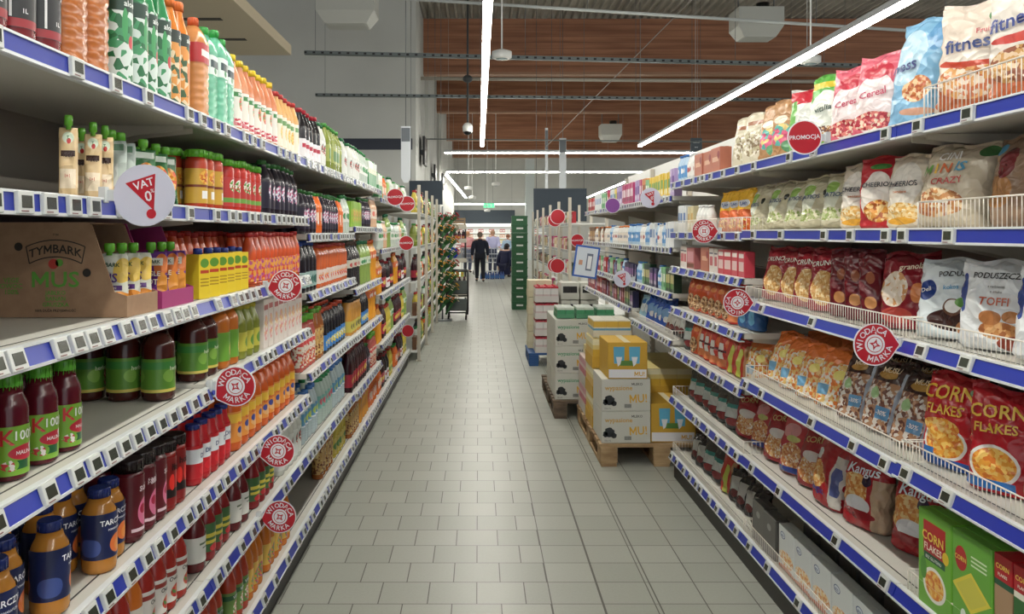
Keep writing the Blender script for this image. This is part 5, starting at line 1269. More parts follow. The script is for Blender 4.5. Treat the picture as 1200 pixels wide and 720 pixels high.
case('white milk case with yellow slogan, bottom of the front stack on the nearest pallet', .79, 1.105, 5.12, 5.50, .146, h1, WC, (214, 160, 50), 0, g)
case('white milk case with yellow slogan, second from bottom of the front stack', .79, 1.105, 5.12, 5.50, .146 + h1 + .002, h1, WC, (214, 160, 50), 0, g)
case('yellow milk case with two blue cows, top of the front stack', .83, 1.085, 5.12, 5.48, .146 + 2 * h1 + .004, .235, YC, (90, 180, 220), 0, g, 'cow')
case('yellow case on the pallet floor right of the white milk cases', 1.11, 1.40, 5.14, 5.5, .146, .25, YC, (90, 180, 220), 0, g, 'cow')
# packs behind: yellow, pink and white shrink-wrapped blocks
def pack(label, x0, x1, y0, y1, z, nx_, ny_, h, m, m2, group, name='carton_multipack', caps=None):
    t = thing(name, label, 'multipack', ((x0 + x1) / 2, (y0 + y1) / 2, z), 0, group); w_, l_ = (x1 - x0) / 2, (y1 - y0) / 2
    for a in range(nx_):
        for b in range(ny_):
            bm = bmesh.new(); xa = -w_ + 2 * w_ * a / nx_; ya = -l_ + 2 * l_ * b / ny_
            rbox(bm, xa + .001, xa + 2 * w_ / nx_ - .001, ya + .001, ya + 2 * l_ / ny_ - .001, 0, h, .003); o = obj('carton', bm, m, t)
            if caps:
                bm = bmesh.new(); c = (xa + w_ / nx_, ya + l_ / ny_)
                tube(bm, (c[0], c[1], h), (c[0], c[1], h + .012), .013, 10); obj('cap', bm, caps, o)
    bm = bmesh.new(); bx(bm, -w_ - .002, w_ + .002, -l_ - .002, l_ + .002, h * .02, h * .42) if False else None
    bm2 = bmesh.new()
    for xa, xb, ya, yb in ((-w_ - .003, w_ + .003, -l_ - .003, -l_ - .001), (-w_ - .003, w_ + .003, l_ + .001, l_ + .003), (-w_ - .003, -w_ - .001, -l_, l_), (w_ + .001, w_ + .003, -l_, l_)): bx(bm2, xa, xb, ya, yb, .002, h * .4)
    obj('tray', bm2, m2, t); bm.free()
PINKC = art('a_pinkmilk', (222, 196, 190), [('e', 0, .1, .3, .03, (206, 100, 120)), ('b', 0, .17, .5, .02, (214, 150, 160))])
YELC = art('a_yelmilk', (226, 206, 130), [('b', 0, .1, .5, .03, (222, 176, 50)), ('b', 0, .18, .5, .02, (236, 228, 190))])
WHC = art('a_whmilk', (222, 218, 200), [('b', 0, .09, .5, .02, (222, 180, 60)), ('b', 0, .05, .5, .012, (90, 160, 200))])
zz = .146
for lyr in range(3):
    z = zz + lyr * .207
    mm = (PINKC, PINKC, YELC)[lyr]; nm = ('bottom', 'middle', 'top')[lyr]
    if lyr < 2: pack('%s %s multipack on the aisle edge of the nearest pallet' % (nm, 'pink milk' if lyr < 2 else 'yellow milk'), .79, 1.10, 5.90, 6.28, z, 3, 3, .203, mm, mat('tray_white', (206, 200, 190), .6), 'multipacks on the nearest pallet', caps=mat('cap_w', (226, 226, 226), .4))
    pack('%s yellow multipack between the front stack and the pink packs' % nm, .79, 1.10, 5.52, 5.88, z, 3, 3, .203, YELC, YC, 'multipacks on the nearest pallet', caps=mat('cap_w', (226, 226, 226), .4))
    if lyr < 2:
        for q, (ya, yb) in enumerate(((5.54, 5.9), (5.92, 6.28))):
            pack('%s yellow tray under the shelves, %s on the nearest pallet' % (nm, ('near', 'far')[q]), 1.14, 1.50, ya, yb, z, 3, 4, .203, YELC, YC, 'trays under the right shelves')
pack('small cream multipack lying open on top of the yellow packs', .80, 1.06, 5.55, 5.85, zz + .625, 3, 3, .12, WHC, mat('tray_cream', (222, 214, 190), .6), 'loose packs on top')
pack('small yellow and white pack lying on the pink milk packs', .82, 1.06, 5.92, 6.22, zz + .418, 4, 3, .07, YELC, mat('tray_cream', (222, 214, 190), .6), 'loose packs on top')
GREEN = (70, 160, 110)
for lyr in range(3):
    nm = ('bottom', 'middle', 'top')[lyr]
    case('white milk case with green lettering, %s of the aisle-side stack on the dark pallet' % nm, .62, .93, 6.46, 6.84, .146 + lyr * .217, .215, WC, GREEN, 0, 'green-lettered milk cases')
    case('white milk case with green lettering, %s of the stack nearer the shelves' % nm, .94, 1.25, 6.46, 6.84, .146 + lyr * .217, .215, WC, GREEN, 0, 'green-lettered milk cases')
    case('white milk case with green lettering, %s of the aisle-side rear stack' % nm, .62, .93, 6.86, 7.24, .146 + lyr * .217, .215, WC, GREEN, 0, 'green-lettered milk cases')
for q, (x0, y0, c) in enumerate(((.64, 6.5, 'left'), (.80, 6.5, 'middle'), (.97, 6.52, 'right'))):
    pack('opened pack of green and white cartons, %s on top of the dark pallet' % c, x0, x0 + .14, y0, y0 + .28, .80, 2, 4, .09, art('a_gwm', (206, 216, 206), [('b', 0, .05, .5, .02, (60, 150, 100))]), mat('tray_green', (80, 150, 110), .6), 'opened packs on the dark pallet')
REDM = art('a_redmilk', (230, 226, 224), [('b', 0, .17, .5, .014, (200, 40, 60)), ('e', 0, .07, .3, .02, (214, 190, 190))])
for lyr in range(4):
    nm = ('bottom', 'second', 'third', 'top')[lyr]
    pack('red and white milk multipack, %s layer on the blue pallet' % nm, .64, .90, 8.97, 9.30, .146 + lyr * .19, 3, 3, .175, REDM, mat('tray_white2', (222, 216, 212), .5), 'red and white multipacks', caps=mat('cap_red', (200, 40, 56), .4))
    pack('cream milk multipack, %s layer behind the red ones on the blue pallet' % nm, .58, .86, 9.33, 9.62, .146 + lyr * .20, 3, 3, .195, mat('cream_milk', (220, 212, 180), .5), mat('tray_cream2', (214, 204, 170), .6), 'cream multipacks')
for lyr in range(4):
    for q in range(2):
        pack('white multipack with %s labels, %s layer beside the red ones' % (('yellow', 'green')[q], ('bottom', 'second', 'third', 'top')[lyr]), .93 + .22 * q, 1.13 + .22 * q, 8.97, 9.3, .146 + lyr * .2, 2, 3, .19,
             art('a_lab%d' % q, (214, 214, 204), [('e', 0, .1, .05, .04, ((226, 206, 60), (90, 160, 90))[q]), ('b', 0, .1, .08, .05, (40, 40, 44))]), WC, 'labelled multipacks by the blue pallet')

# ------------------------------------------------------------------ shelf rows with cream posts farther back
def post_row(side, X, y0, n, top, hs, label, keys, XBk=.45):
    s = 1.33
    for k in range(n):
        ya = y0 + k * s; yc = ya + s / 2; ox = side * (X + XBk / 2)
        t = thing('post_shelving', '%s, %s from the near end' % (label, ordn(k + 1)), 'shelf', (ox, yc, 0), 0, label + 's')
        for yy in ((-s / 2 + .02,) if k < n - 1 else (-s / 2 + .02, s / 2 - .02)):
            for xx in (-1, 1):
                bm = bmesh.new(); rbox(bm, xx * XBk / 2 - .018, xx * XBk / 2 + .018, yy - .018, yy + .018, 0, top, .003); rbox(bm, xx * XBk / 2 - .035, xx * XBk / 2 + .035, yy - .018, yy + .018, 0, .012, .002)
                obj('post', bm, CREAM, t)
        for i, h in enumerate(hs):
            bm = bmesh.new(); bx(bm, -XBk / 2 + .02, XBk / 2 - .02, -s / 2 + .002, s / 2 - .002, h - .02, h); sh_ = obj('shelf', bm, WHITE, t)
            bm = bmesh.new(); a = -side * (XBk / 2 - .018); bx(bm, min(a, a - side * .006), max(a, a - side * .006), -s / 2 + .05, s / 2 - .05, h - .035, h + .008, 0)
            for q in range(9): yy = -s / 2 + .12 + q * .13; bx(bm, a - side * .008 - .001, a - side * .008 + .001, yy, yy + .04, h - .028, h + .002, 1)
            obj('price_rail', bm, [RAILW, LCD], sh_)
            if side < 0 and k == 0 or side > 0 and k == 0:
                pass
            y = ya + .06; kk = rp.randrange(len(keys)); nput = 0
            while y < ya + s - .09:
                key = keys[kk % len(keys)]; p = PR[key]
                CNT[(label, key, k, i)] = CNT.get((label, key, k, i), 0) + 1
                dup(p['o'], (side * (X + .03 + p['d'] / 2), y + p['w'] / 2, h + .001), (0, 0, R(90 if side < 0 else -90)),
                    '%s, %s %s, shelf %s of bay %s, %s along' % (p['look'].split(' with ')[0], 'left' if side < 0 else 'right', 'post row', ('from the top ' + SHN[i]) if False else SHN[i], ordn(k + 1), ordn(CNT[(label, key, k, i)])), p['cat'], '%ss in the far %s post row' % (p['look'].split(' with ')[0], 'left' if side < 0 else 'right'))
                y += p['w'] + .006; nput += 1
                if nput % 3 == 0: kk += rp.choice((1, 2, 3))
post_row(-1, .70, 9.3, 3, 2.06, [1.74, 1.34, .93, .52, .12], 'cream post shelving bay of the left row', ['lemon', 'clear_soda', 'orange_green', 'wine_dark', 'soda_dark', 'carton_lime', 'olive', 's_brown'])
post_row(1, 1.11, 9.68, 5, 1.93, [1.62, 1.28, .98, .62, .28], 'cream post shelving bay of the right row', ['s_red', 's_white', 's_brown', 's_cream', 's_cream', 's_black', 's_magenta', 's_dgreen'])
for k, (u, v) in enumerate(((653, 257), (661, 254), (652, 313), (662, 312))):
    y = 9.9; promo(1, y + .02 * k + (.4 if k % 2 == 0 else 0), zat(v, y), 'red heart-shaped promotion sign, %s in the right post row' % ('upper left', 'upper right', 'lower left', 'lower right')[k], .09, x=.985, text='')
# hanging bouquets beside the left row
def bouquet_proto():
    bm = bmesh.new(); rr = random.Random(3)
    for k in range(16):
        a = rr.uniform(0, 2 * PI); l = rr.uniform(.10, .17); b_ = Vector((0, 0, -.02)); e = Vector((math.cos(a) * .07, math.sin(a) * .07, l * rr.uniform(.7, 1.1)))
        m_ = (b_ + e) / 2; sd = Vector((-math.sin(a), math.cos(a), 0)) * .014
        v = [bm.verts.new(p) for p in (b_, m_ + sd, e, m_ - sd)]; bm.faces.new(v)
    tube(bm, (0, 0, -.16), (0, 0, .02), .012, 6, 0, .03)
    root = raw('flower_bouquet', bm, mat('leaf_green', (40, 96, 46), .6))
    bm = bmesh.new()
    for k in range(7):
        a = rr.uniform(0, 2 * PI); d = rr.uniform(.01, .065); c = Vector((math.cos(a) * d, math.sin(a) * d, rr.uniform(.10, .16)))
        for q in range(7):
            an = q * 2 * PI / 7; ball(bm, c + Vector((math.cos(an) * .013, math.sin(an) * .013, 0)), .009, 0, 6, (1, 1, .5))
        ball(bm, c + Vector((0, 0, .005)), .008, 1, 6)
    return root, bm
def mk_bq(key, c):
    root, bm = bouquet_proto(); bl = raw('blossoms', bm, [rgb(c, .5), rgb((120, 70, 30), .6)]); bl.parent = root; PK[root.name] = [bl]; PR[key] = dict(o=root)
mk_bq('bq_y', (236, 180, 40)); mk_bq('bq_r', (200, 40, 60)); mk_bq('bq_o', (230, 120, 40)); mk_bq('bq_w', (226, 216, 190))
t = thing('bouquet_stand', 'tall narrow stand holding rows of bouquets at the end of the left row', 'flower stand', (-.62, 13.62, 0))
bm = bmesh.new(); 
for yy in (-.0,): tube(bm, (.0, 0, .02), (0, 0, 1.95), .014, 8)
obj('pole', bm, METAL, t)
bm = bmesh.new(); rbox(bm, -.16, .16, -.16, .16, 0, .02, .003); obj('base', bm, METAL, t)
k = 0
for lv in range(8):
    for q in range(3):
        z = .28 + lv * .2; key = 'bq_r' if lv == 7 or (lv in (3, 4) and q == 2) else ('bq_y', 'bq_o', 'bq_w')[(lv + q) % 3]; nmc = {'bq_y': 'yellow', 'bq_r': 'red', 'bq_o': 'orange', 'bq_w': 'cream'}[key]
        dup(PR[key]['o'], (-.62 + (-.09, .03, .15)[q], 13.62 - .10 - .05 * (q % 2) , z), (R(22), R(28), R(40 * q)), '%s bouquet on the flower stand, %s tier up, %s from the wall side' % (nmc, ordn(lv + 1), ordn(q + 1)), 'bouquet', 'bouquets on the flower stand', scale=(1.2, 1.2, 1.2))
# black trolley with grey crates
t = thing('crate_trolley', 'black two-tier trolley with grey boards at the left of the aisle end', 'trolley', (-.37, 13.9, 0))
bm = bmesh.new()
for sx in (-.18, .18):
    for sy in (-.25, .25): tube(bm, (sx, sy, .10), (sx, sy, .84), .014, 8)
    tube(bm, (sx, -.25, .84), (sx, .25, .84), .014, 8)
for zz_ in (.13, .42, .84):
    for sy in (-.25, .25): tube(bm, (-.18, sy, zz_), (.18, sy, zz_), .012, 8)
    for sx in (-.18, .18): tube(bm, (sx, -.25, zz_), (sx, .25, zz_), .012, 8)
obj('frame', bm, BLACK, t)
for zz_, hh in ((.17, .20), (.46, .22)):
    bm = bmesh.new(); rbox(bm, -.165, .165, -.255, -.235, zz_, zz_ + hh, .004); obj('front_board', bm, mat('board_grey', (84, 92, 92), .5), t)
    bm = bmesh.new(); bx(bm, -.165, .165, -.235, .235, zz_ - .01, zz_); obj('shelf', bm, BLACK, t)
for sx in (-.15, .15):
    for sy in (-.2, .2):
        bm = bmesh.new(); tube(bm, (sx - .012, sy, .045), (sx + .012, sy, .045), .045, 14); tube(bm, (sx, sy, .045), (sx, sy, .12), .01, 6); obj('wheel', bm, BLACK, t)
for k in range(4):
    p = PR['wine_dark']; dup(p['o'], (-.49 + .08 * k, 13.80, .461 + .0), (0, 0, 0), 'dark bottle standing on the black trolley, %s from the left' % ordn(k + 1), 'bottle', 'bottles on the trolley')
# crate rack behind it
t = thing('display_rack', 'cream display rack behind the black trolley', 'rack', (-.50, 15.6, 0))
for sx in (-.24, .24):
    for sy in (-.2, .2):
        bm = bmesh.new(); rbox(bm, sx - .015, sx + .015, sy - .015, sy + .015, 0, 1.66, .003); obj('post', bm, DARK, t)
for h in (.30, .62, .98, 1.36, 1.62):
    bm = bmesh.new(); rbox(bm, -.26, .26, -.22, .22, h - .05, h, .004); bx(bm, -.26, .26, -.225, -.22, h, h + .03); obj('shelf', bm, CREAM, t)
for k in range(6): dup(PR['wine_dark']['o'], (-.70 + .08 * k, 15.47, 1.361), (0, 0, 0), 'dark bottle on the cream rack, %s from the left' % ordn(k + 1), 'bottle', 'dark bottles on the cream rack', scale=(1, 1, .7))
for k in range(5): dup(PR['carton_lime']['o'], (-.68 + .09 * k, 15.46, .621), (0, 0, 0), 'lime carton on the cream rack, %s from the left' % ordn(k + 1), 'carton', 'lime cartons on the cream rack')
bm = bmesh.new(); ball(bm, (0, 0, .12), .12, 0, 20); ball(bm, (0, 0, .245), .012, 1, 8)
o = obj('toy_ball', bm, [mat('ball_blue', (20, 50, 190), .25), DARK]); tag(o, 'bright blue ball lying on the cream rack', 'ball'); o.location = (-.52, 15.46, .981)
t = thing('crate', 'brown slatted crate on top of the cream rack', 'crate', (-.50, 15.6, 1.621))
for z_ in (0, .06, .12):
    bm = bmesh.new()
    for sy in (-.17, .16): bx(bm, -.24, .24, sy, sy + .01, z_ + .005, z_ + .045)
    for sx in (-.24, .23): bx(bm, sx, sx + .01, -.16, .16, z_ + .005, z_ + .045)
    obj('slat', bm, mat('crate_brown', (150, 120, 84), .7), t)
bm = bmesh.new()
for sx in (-.23, .215):
    for sy in (-.16, .145): bx(bm, sx, sx + .015, sy, sy + .015, 0, .17)
obj('corner_post', bm, mat('crate_brown', (150, 120, 84), .7), t)

# green crate tower
GRN = mat('crate_green', (28, 92, 50), .45)
def crate_proto():
    bm = bmesh.new(); T = .012; w_, d_, h = .15, .20, .165
    for k in range(2): bx(bm, -w_, w_, (-d_, d_ - T)[k], (-d_ + T, d_)[k], 0, h - .03)
    for k in range(2): bx(bm, (-w_, w_ - T)[k], (-w_ + T, w_)[k], -d_ + T, d_ - T, 0, h - .03)
    bx(bm, -w_ + T, w_ - T, -d_ + T, d_ - T, 0, .01)
    for k in range(6): xx = -w_ + .02 + k * .052; bx(bm, xx, xx + .008, -d_ - .005, -d_, .01, h - .035)
    rbox(bm, -w_ - .006, w_ + .006, -d_ - .008, -d_ + T, h - .03, h, .002); rbox(bm, -w_ - .006, w_ + .006, d_ - T, d_ + .008, h - .03, h, .002)
    bx(bm, -w_ - .006, -w_ + T, -d_ + T, d_ - T, h - .03, h); bx(bm, w_ - T, w_ + .006, -d_ + T, d_ - T, h - .03, h)
    root = raw('green_crate', bm, GRN)
    bm = bmesh.new(); rbox(bm, -.065, .065, -d_ - .012, -d_ - .0085, h * .42, h * .62, .001); hd = raw('label_slot', bm, mat('slot_white', (206, 214, 206), .4)); hd.parent = root
    PK[root.name] = [hd]; return root
cp = crate_proto()
for k in range(11):
    dup(cp, (.80, 15.72, .002 + k * .1665), (0, 0, 0), 'dark green stacking crate, %s from the floor in the tall stack' % ordn(k + 1), 'crate', 'green crates stacked at the aisle end')

# header boards hanging in the hall
for (x0, x1, y, z0, z1, lb) in ((-1.52, -.79, 17.4, 2.12, 2.64, 'dark blue-grey header board above the left row'), (1.20, 2.36, 17.4, 1.75, 2.47, 'dark blue-grey header board above the right row'), (-1.40, 2.1, 46.2, 2.05, 2.82, 'wide dark header board over the dairy wall')):
    t = thing('header_board', lb, 'board', ((x0 + x1) / 2, y, z0))
    bm = bmesh.new(); rbox(bm, -(x1 - x0) / 2, (x1 - x0) / 2, 0, .04, 0, z1 - z0, .004); obj('panel', bm, NAVY, t)
    bm = bmesh.new()
    for s in (-1, 1): tube(bm, (s * (x1 - x0) / 2 * .9, .02, z1 - z0), (s * (x1 - x0) / 2 * .9, .02, 7.10 - z0), .005, 5)
    obj('suspension_wire', bm, METAL, t)

# ------------------------------------------------------------------ dairy wall at the back
t = thing('dairy_fridge', 'long lit dairy fridge wall at the far end of the hall', 'fridge', (0.3, 46.3, 0))
bm = bmesh.new(); bx(bm, -1.9, 3.6, .35, .45, 0, 2.05); obj('back_panel', bm, mat('fridge_back', (200, 204, 206), .5), t)
bm = bmesh.new(); rbox(bm, -1.9, 3.6, -.45, .45, 1.86, 2.03, .01); obj('canopy', bm, mat('fridge_white', (236, 234, 224), .5, emit=.5), t)
bm = bmesh.new(); rbox(bm, -1.9, 3.6, -.55, .35, 0, .35, .01); obj('plinth', bm, mat('plinth', (120, 130, 140), .5), t)
for h in (.62, .92, 1.22, 1.52):
    bm = bmesh.new(); bx(bm, -1.9, 3.6, -.40 + .0, .35, h - .03, h); bx(bm, -1.9, 3.6, -.41, -.40, h - .05, h + .01); obj('shelf', bm, mat('fridge_shelf', (236, 236, 230), .4, emit=.2), t)
cols = [((232, 226, 214), 'cream'), ((232, 206, 110), 'yellow'), ((226, 228, 230), 'white'), ((226, 160, 120), 'peach'), ((150, 190, 214), 'blue'), ((200, 110, 110), 'rose')]
dp = []
for c, nm in cols:
    bm = bmesh.new(); rbox(bm, -.07, .07, -.06, .06, 0, .19, .006); bx(bm, -.055, .055, -.0615, -.06, .06, .13, 1)
    dp.append((raw('dairy_carton', bm, [rgb(c, .4), rgb((240, 240, 236), .4)]), nm))
for i, h in enumerate((.35, .62, .92, 1.22, 1.52)):
    cc = {}
    for k in range(32):
        x = -1.5 + k * .155
        o, nm = dp[(k // 2 * 3 + i * 2) % 6]; cc[nm] = cc.get(nm, 0) + 1
        dup(o, (x, 46.3 - .30, h + .001), (0, 0, 0), '%s dairy carton on %s fridge shelf from floor, %s %s one from the left' % (nm, ordn(i + 1), ordn(cc[nm]), nm), 'carton', 'dairy cartons on the fridge wall')

# ------------------------------------------------------------------ ceiling fittings
def run_bar(label, p, q, name, m, wdt=.08, hgt=.05, slots=True):
    p, q = Vector(p), Vector(q); t = thing(name, label, 'cable tray' if slots else 'pipe', (p + q) / 2); d = q - p; L_ = d.length / 2; M = Matrix.Rotation(math.atan2(d.y, d.x), 4, 'Z') @ Matrix.Rotation(-math.atan2(d.z, math.hypot(d.x, d.y)), 4, 'Y')
    bm = bmesh.new()
    if slots:
        bx(bm, -L_, L_, -wdt / 2, wdt / 2, 0, .006, 0, M); bx(bm, -L_, L_, -wdt / 2, -wdt / 2 + .006, 0, hgt, 0, M); bx(bm, -L_, L_, wdt / 2 - .006, wdt / 2, 0, hgt, 0, M)
        n = int(L_ * 2 / .16)
        for k in range(n): x = -L_ + .16 * k; bx(bm, x, x + .05, -wdt / 2 - .002, -wdt / 2, hgt * .25, hgt * .75, 1, M)
    else: tube(bm, M @ Vector((-L_, 0, 0)), M @ Vector((L_, 0, 0)), wdt / 2, 8)
    obj('rail', bm, [m, DARK], t)
    n = max(2, int(L_ * 2 / 2.6))
    for k in range(n):
        bm = bmesh.new()
        a = M @ Vector((-L_ + .2 + (2 * L_ - .4) * k / (n - 1), 0, hgt if slots else 0)); tube(bm, a, (a.x, a.y, 7.10 - (p.z + q.z) / 2), .005, 5)
        obj('hanger', bm, METAL, t)
def W3(u, v, y): return ((u - VX) * y / F, y, zat(v, y))
run_bar('upper slotted grey cable tray crossing the hall', W3(357, 64, 15), W3(1120, 82, 15), 'cable_tray', mat('tray_grey', (116, 124, 124), .5, .2), .1, .07)
run_bar('lower slotted grey cable tray crossing the hall', W3(370, 113, 17), W3(1120, 121, 17), 'cable_tray', mat('tray_grey', (116, 124, 124), .5, .2), .1, .06)
run_bar('white conduit slanting across under the roof', W3(405, -6, 12), W3(1240, 47, 12), 'conduit_pipe', mat('conduit_white', (200, 204, 202), .4), .05, .05, False)
run_bar('pale ribbed pipe in front of the second wooden beam', W3(492, 92, 19.5), W3(1130, 97, 19.5), 'conduit_pipe', mat('pipe_pale', (190, 180, 166), .5), .09, .05, False)
run_bar('thin grey bar just above the nearest crosswise light', W3(500, 163, 19.0), W3(1000, 168, 19.0), 'conduit_pipe', mat('tray_grey', (116, 124, 124), .5, .2), .03, .05, False)
run_bar('thin diagonal steel brace crossing the wooden beams', W3(640, 172, 18.8), W3(830, -20, 16.0), 'brace_rod', mat('rod_pale', (170, 160, 150), .5), .02, .05, False)
def heater(label, u0, u1, v, y):
    x0, x1 = (u0 - VX) * y / F, (u1 - VX) * y / F; z = zat(v, y); w_ = (x1 - x0) / 2
    t = thing('air_heater', label, 'air heater', ((x0 + x1) / 2, y, z)); m = mat('heater_white', (196, 196, 188), .5)
    bm = bmesh.new(); a = xsec(1, 0, 4)
    q = [[(-w_ * k, -.35 * k, zz_), (w_ * k, -.35 * k, zz_), (w_ * k, .35 * k, zz_), (-w_ * k, .35 * k, zz_)] for k, zz_ in ((.72, 0), (1, .22), (1, .62))]
    rings(bm, q, 0, True, True, False); obj('casing', bm, m, t)
    bm = bmesh.new()
    for k in range(7): bx(bm, -w_ * .66, w_ * .66, -.24 + k * .07, -.23 + k * .07, -.02, .0)
    obj('louvre', bm, m, t)
    bm = bmesh.new()
    for s in (-1, 1): tube(bm, (s * w_ * .8, 0, .62), (s * w_ * .8, 0, 7.10 - z), .015, 6)
    obj('hanger', bm, METAL, t)
    bm = bmesh.new(); tube(bm, (w_ * .3, 0, .62), (w_ * .3, 0, .78), .14, 14); obj('fan_housing', bm, BLACK, t)
heater('white ceiling air heater high on the left', 374, 441, 31, 15.0); heater('white ceiling air heater high on the right', 860, 912, 46, 17.4)
heater('small pale heater unit far off by the crosswise light', 703, 727, 166, 30)
def blob_lamp(label, u, v, y, s=1.0, top=None):
    x, _, z = W3(u, v, y); t = thing('hanging_detector', label, 'detector', (x, y, z)); m = mat('detector_white', (232, 232, 228), .4)
    bm = bmesh.new(); lathe(bm, [(.10 * s, -.05 * s), (.14 * s, -.03 * s), (.14 * s, .05 * s), (.05 * s, .08 * s)], 16); obj('housing', bm, m, t)
    bm = bmesh.new(); lathe(bm, [(.02 * s, -.062 * s), (.085 * s, -.0505 * s)], 16); obj('lens', bm, mat('lens_grey', (150, 170, 170), .2), t)
    bm = bmesh.new(); tube(bm, (0, 0, .08 * s), (0, 0, 7.10 - z), .012 * s, 6); obj('rod', bm, m, t)
blob_lamp('white round detector on a rod left of centre under the roof', 588, 65, 11.6, 1.05); blob_lamp('white round detector on a rod beside the slanting light', 950, 71, 11.8, 1.05)
blob_lamp('small white hanging lamp far off above the left row', 549, 221, 30, 1.1); blob_lamp('lower small white hanging lamp far off beside the slanting strip', 553.5, 232, 32, 1.1); blob_lamp('small white hanging lamp in front of the far header board', 571, 247, 36, 1.0); blob_lamp('white hanging spot before the back wall', 581, 216, 34, 1.3)
# dome camera
x, y, z = W3(548, 152, 16); t = thing('dome_camera', 'white dome camera with black lens on a dark rod', 'camera', (x, y, z))
bm = bmesh.new(); lathe(bm, [(.10, -.04), (.105, .06), (.07, .12), (.03, .14)], 16); obj('housing', bm, mat('detector_white', (232, 232, 228), .4), t)
bm = bmesh.new(); ball(bm, (0, 0, -.04), .088, 0, 14, (1, 1, .8)); obj('dome', bm, mat('dome_black', (12, 12, 14), .1), t)
bm = bmesh.new(); tube(bm, (0, 0, .14), (0, 0, 7.10 - z), .02, 8); ball(bm, (0, 0, 1.02), .10, 0, 12, (1, 1, .8)); obj('rod', bm, mat('rod_dark', (60, 62, 64), .5), t)
# wall speakers and a screen on the left wall
for k, (y, v0, lb) in enumerate(((19.4, 178, 'large black wall panel on the left wall'), (24.0, 205, 'second black wall panel farther along the left wall'), (29.0, 213, 'third black wall panel farthest along the left wall'))):
    z = zat(v0, y); t = thing('wall_screen', lb, 'screen', (-1.40, y, z)); s = 1.0 if k == 0 else .85
    bm = bmesh.new(); rbox(bm, .06, .12, -.45 * s, .45 * s, -.34 * s, .34 * s, .01); obj('casing', bm, BLACK, t)
    bm = bmesh.new(); bx(bm, -.02, .06, -.05, .05, -.05, .05); tube(bm, (-.02, 0, 0), (.06, 0, -.1), .02, 6); obj('bracket', bm, METAL, t)
# hanging blade signs
for (u, v0, v1, y, wd, lb) in ((475.5, 148, 212, 12.6, .075, 'tall narrow white hanging sign above the left row'), (659.5, 162, 222, 19.6, .085, 'narrow white blade sign hanging right of centre'), (640.5, 150, 240, 22.5, .04, 'thin white hanging post sign behind the crosswise light')):
    z1, z0 = zat(v0, y), zat(v1, y); t = thing('hanging_blade_sign', lb, 'sign', ((u - VX) * y / F, y, z0)); h = z1 - z0
    bm = bmesh.new(); prism(bm, [(-wd * .3, .0), (0, -.06), (wd * .3, 0), (wd, h * .1), (wd, h), (-wd, h), (-wd, h * .1)] if False else [(-wd, .05), (-wd * .4, -.03), (wd * .4, -.03), (wd, .05), (wd, h), (-wd, h)], 0, .02); obj('panel', bm, mat('blade_white', (222, 226, 230), .4), t)
    bm = bmesh.new(); bx(bm, -wd * .9, wd * .9, -.003, 0, h * .72, h * .97); obj('dark_patch', bm, mat('blade_grey', (110, 116, 122), .4), t)
    bm = bmesh.new(); tube(bm, (0, .01, h), (0, .01, 7.10 - z0), .006, 5); obj('cord', bm, METAL, t)
x, y, z = W3(816, 170, 19.2); t = thing('hanging_aisle_sign', 'small dark grey aisle sign at the right end of the crosswise light', 'sign', (x, y, z))
bm = bmesh.new(); rbox(bm, -.14, .14, 0, .03, -.17, .17, .005); obj('panel', bm, mat('aisle_grey', (74, 84, 92), .5), t)
bm = bmesh.new(); text_bm(bm, 'nabiał', .07, lambda x, z: (x, -.002, z), 0, 0, .07); text_bm(bm, 'sery', .05, lambda x, z: (x, -.002, z), 0, 0, -.05); obj('lettering', bm, SIGNW, t)
bm = bmesh.new()
for s in (-.1, .1): tube(bm, (s, .015, .17), (s, .015, 7.10 - z), .005, 5)
obj('cord', bm, METAL, t)
x, y, z = W3(573, 241, 43); t = thing('exit_sign', 'small green emergency exit sign under the farthest light', 'sign', (x, y, z))
bm = bmesh.new(); rbox(bm, -.30, .30, 0, .06, -.12, .12, .01); obj('casing', bm, mat('exit_green', (90, 210, 150), .4, emit=.9), t)
bm = bmesh.new(); bx(bm, -.2, -.02, -.004, 0, -.02, .02); prism(bm, [(-.24, 0), (-.16, .06), (-.16, -.06)], -.004, 0); ball(bm, (.12, -.004, .06), .03, 0, 8, (1, .2, 1)); bx(bm, .10, .14, -.005, 0, -.08, .03); obj('pictogram', bm, SIGNW, t)
bm = bmesh.new()
for s in (-.2, .2): tube(bm, (s, .03, .12), (s, .03, 7.10 - z), .008, 5)
obj('cord', bm, METAL, t)

# ------------------------------------------------------------------ shoppers
def skin_mesh(name, verts, edges, radii, mats, parent=None, sub=2):
    me = bpy.data.meshes.new(name); me.from_pydata(verts, edges, []); o = bpy.data.objects.new(name, me); C.objects.link(o)
    sk = o.modifiers.new('s', 'SKIN'); sk.use_smooth_shade = True
    for i, r in enumerate(radii):
        v = me.skin_vertices[0].data[i]; v.radius = r if isinstance(r, tuple) else (r, r)
    me.skin_vertices[0].data[0].use_root = True
    sb = o.modifiers.new('b', 'SUBSURF'); sb.levels = sub; sb.render_levels = sub
    dg = bpy.context.evaluated_depsgraph_get(); dg.update()
    m2 = bpy.data.meshes.new_from_object(o.evaluated_get(dg)); bpy.data.objects.remove(o); bpy.data.meshes.remove(me)
    m2.name = name
    for p in m2.polygons: p.use_smooth = True
    m2.materials.clear()
    for m in mats: m2.materials.append(m)
    q = bpy.data.objects.new(name, m2); C.objects.link(q); q.parent = parent; return q
SKIN = mat('skin', (206, 156, 128), .55)
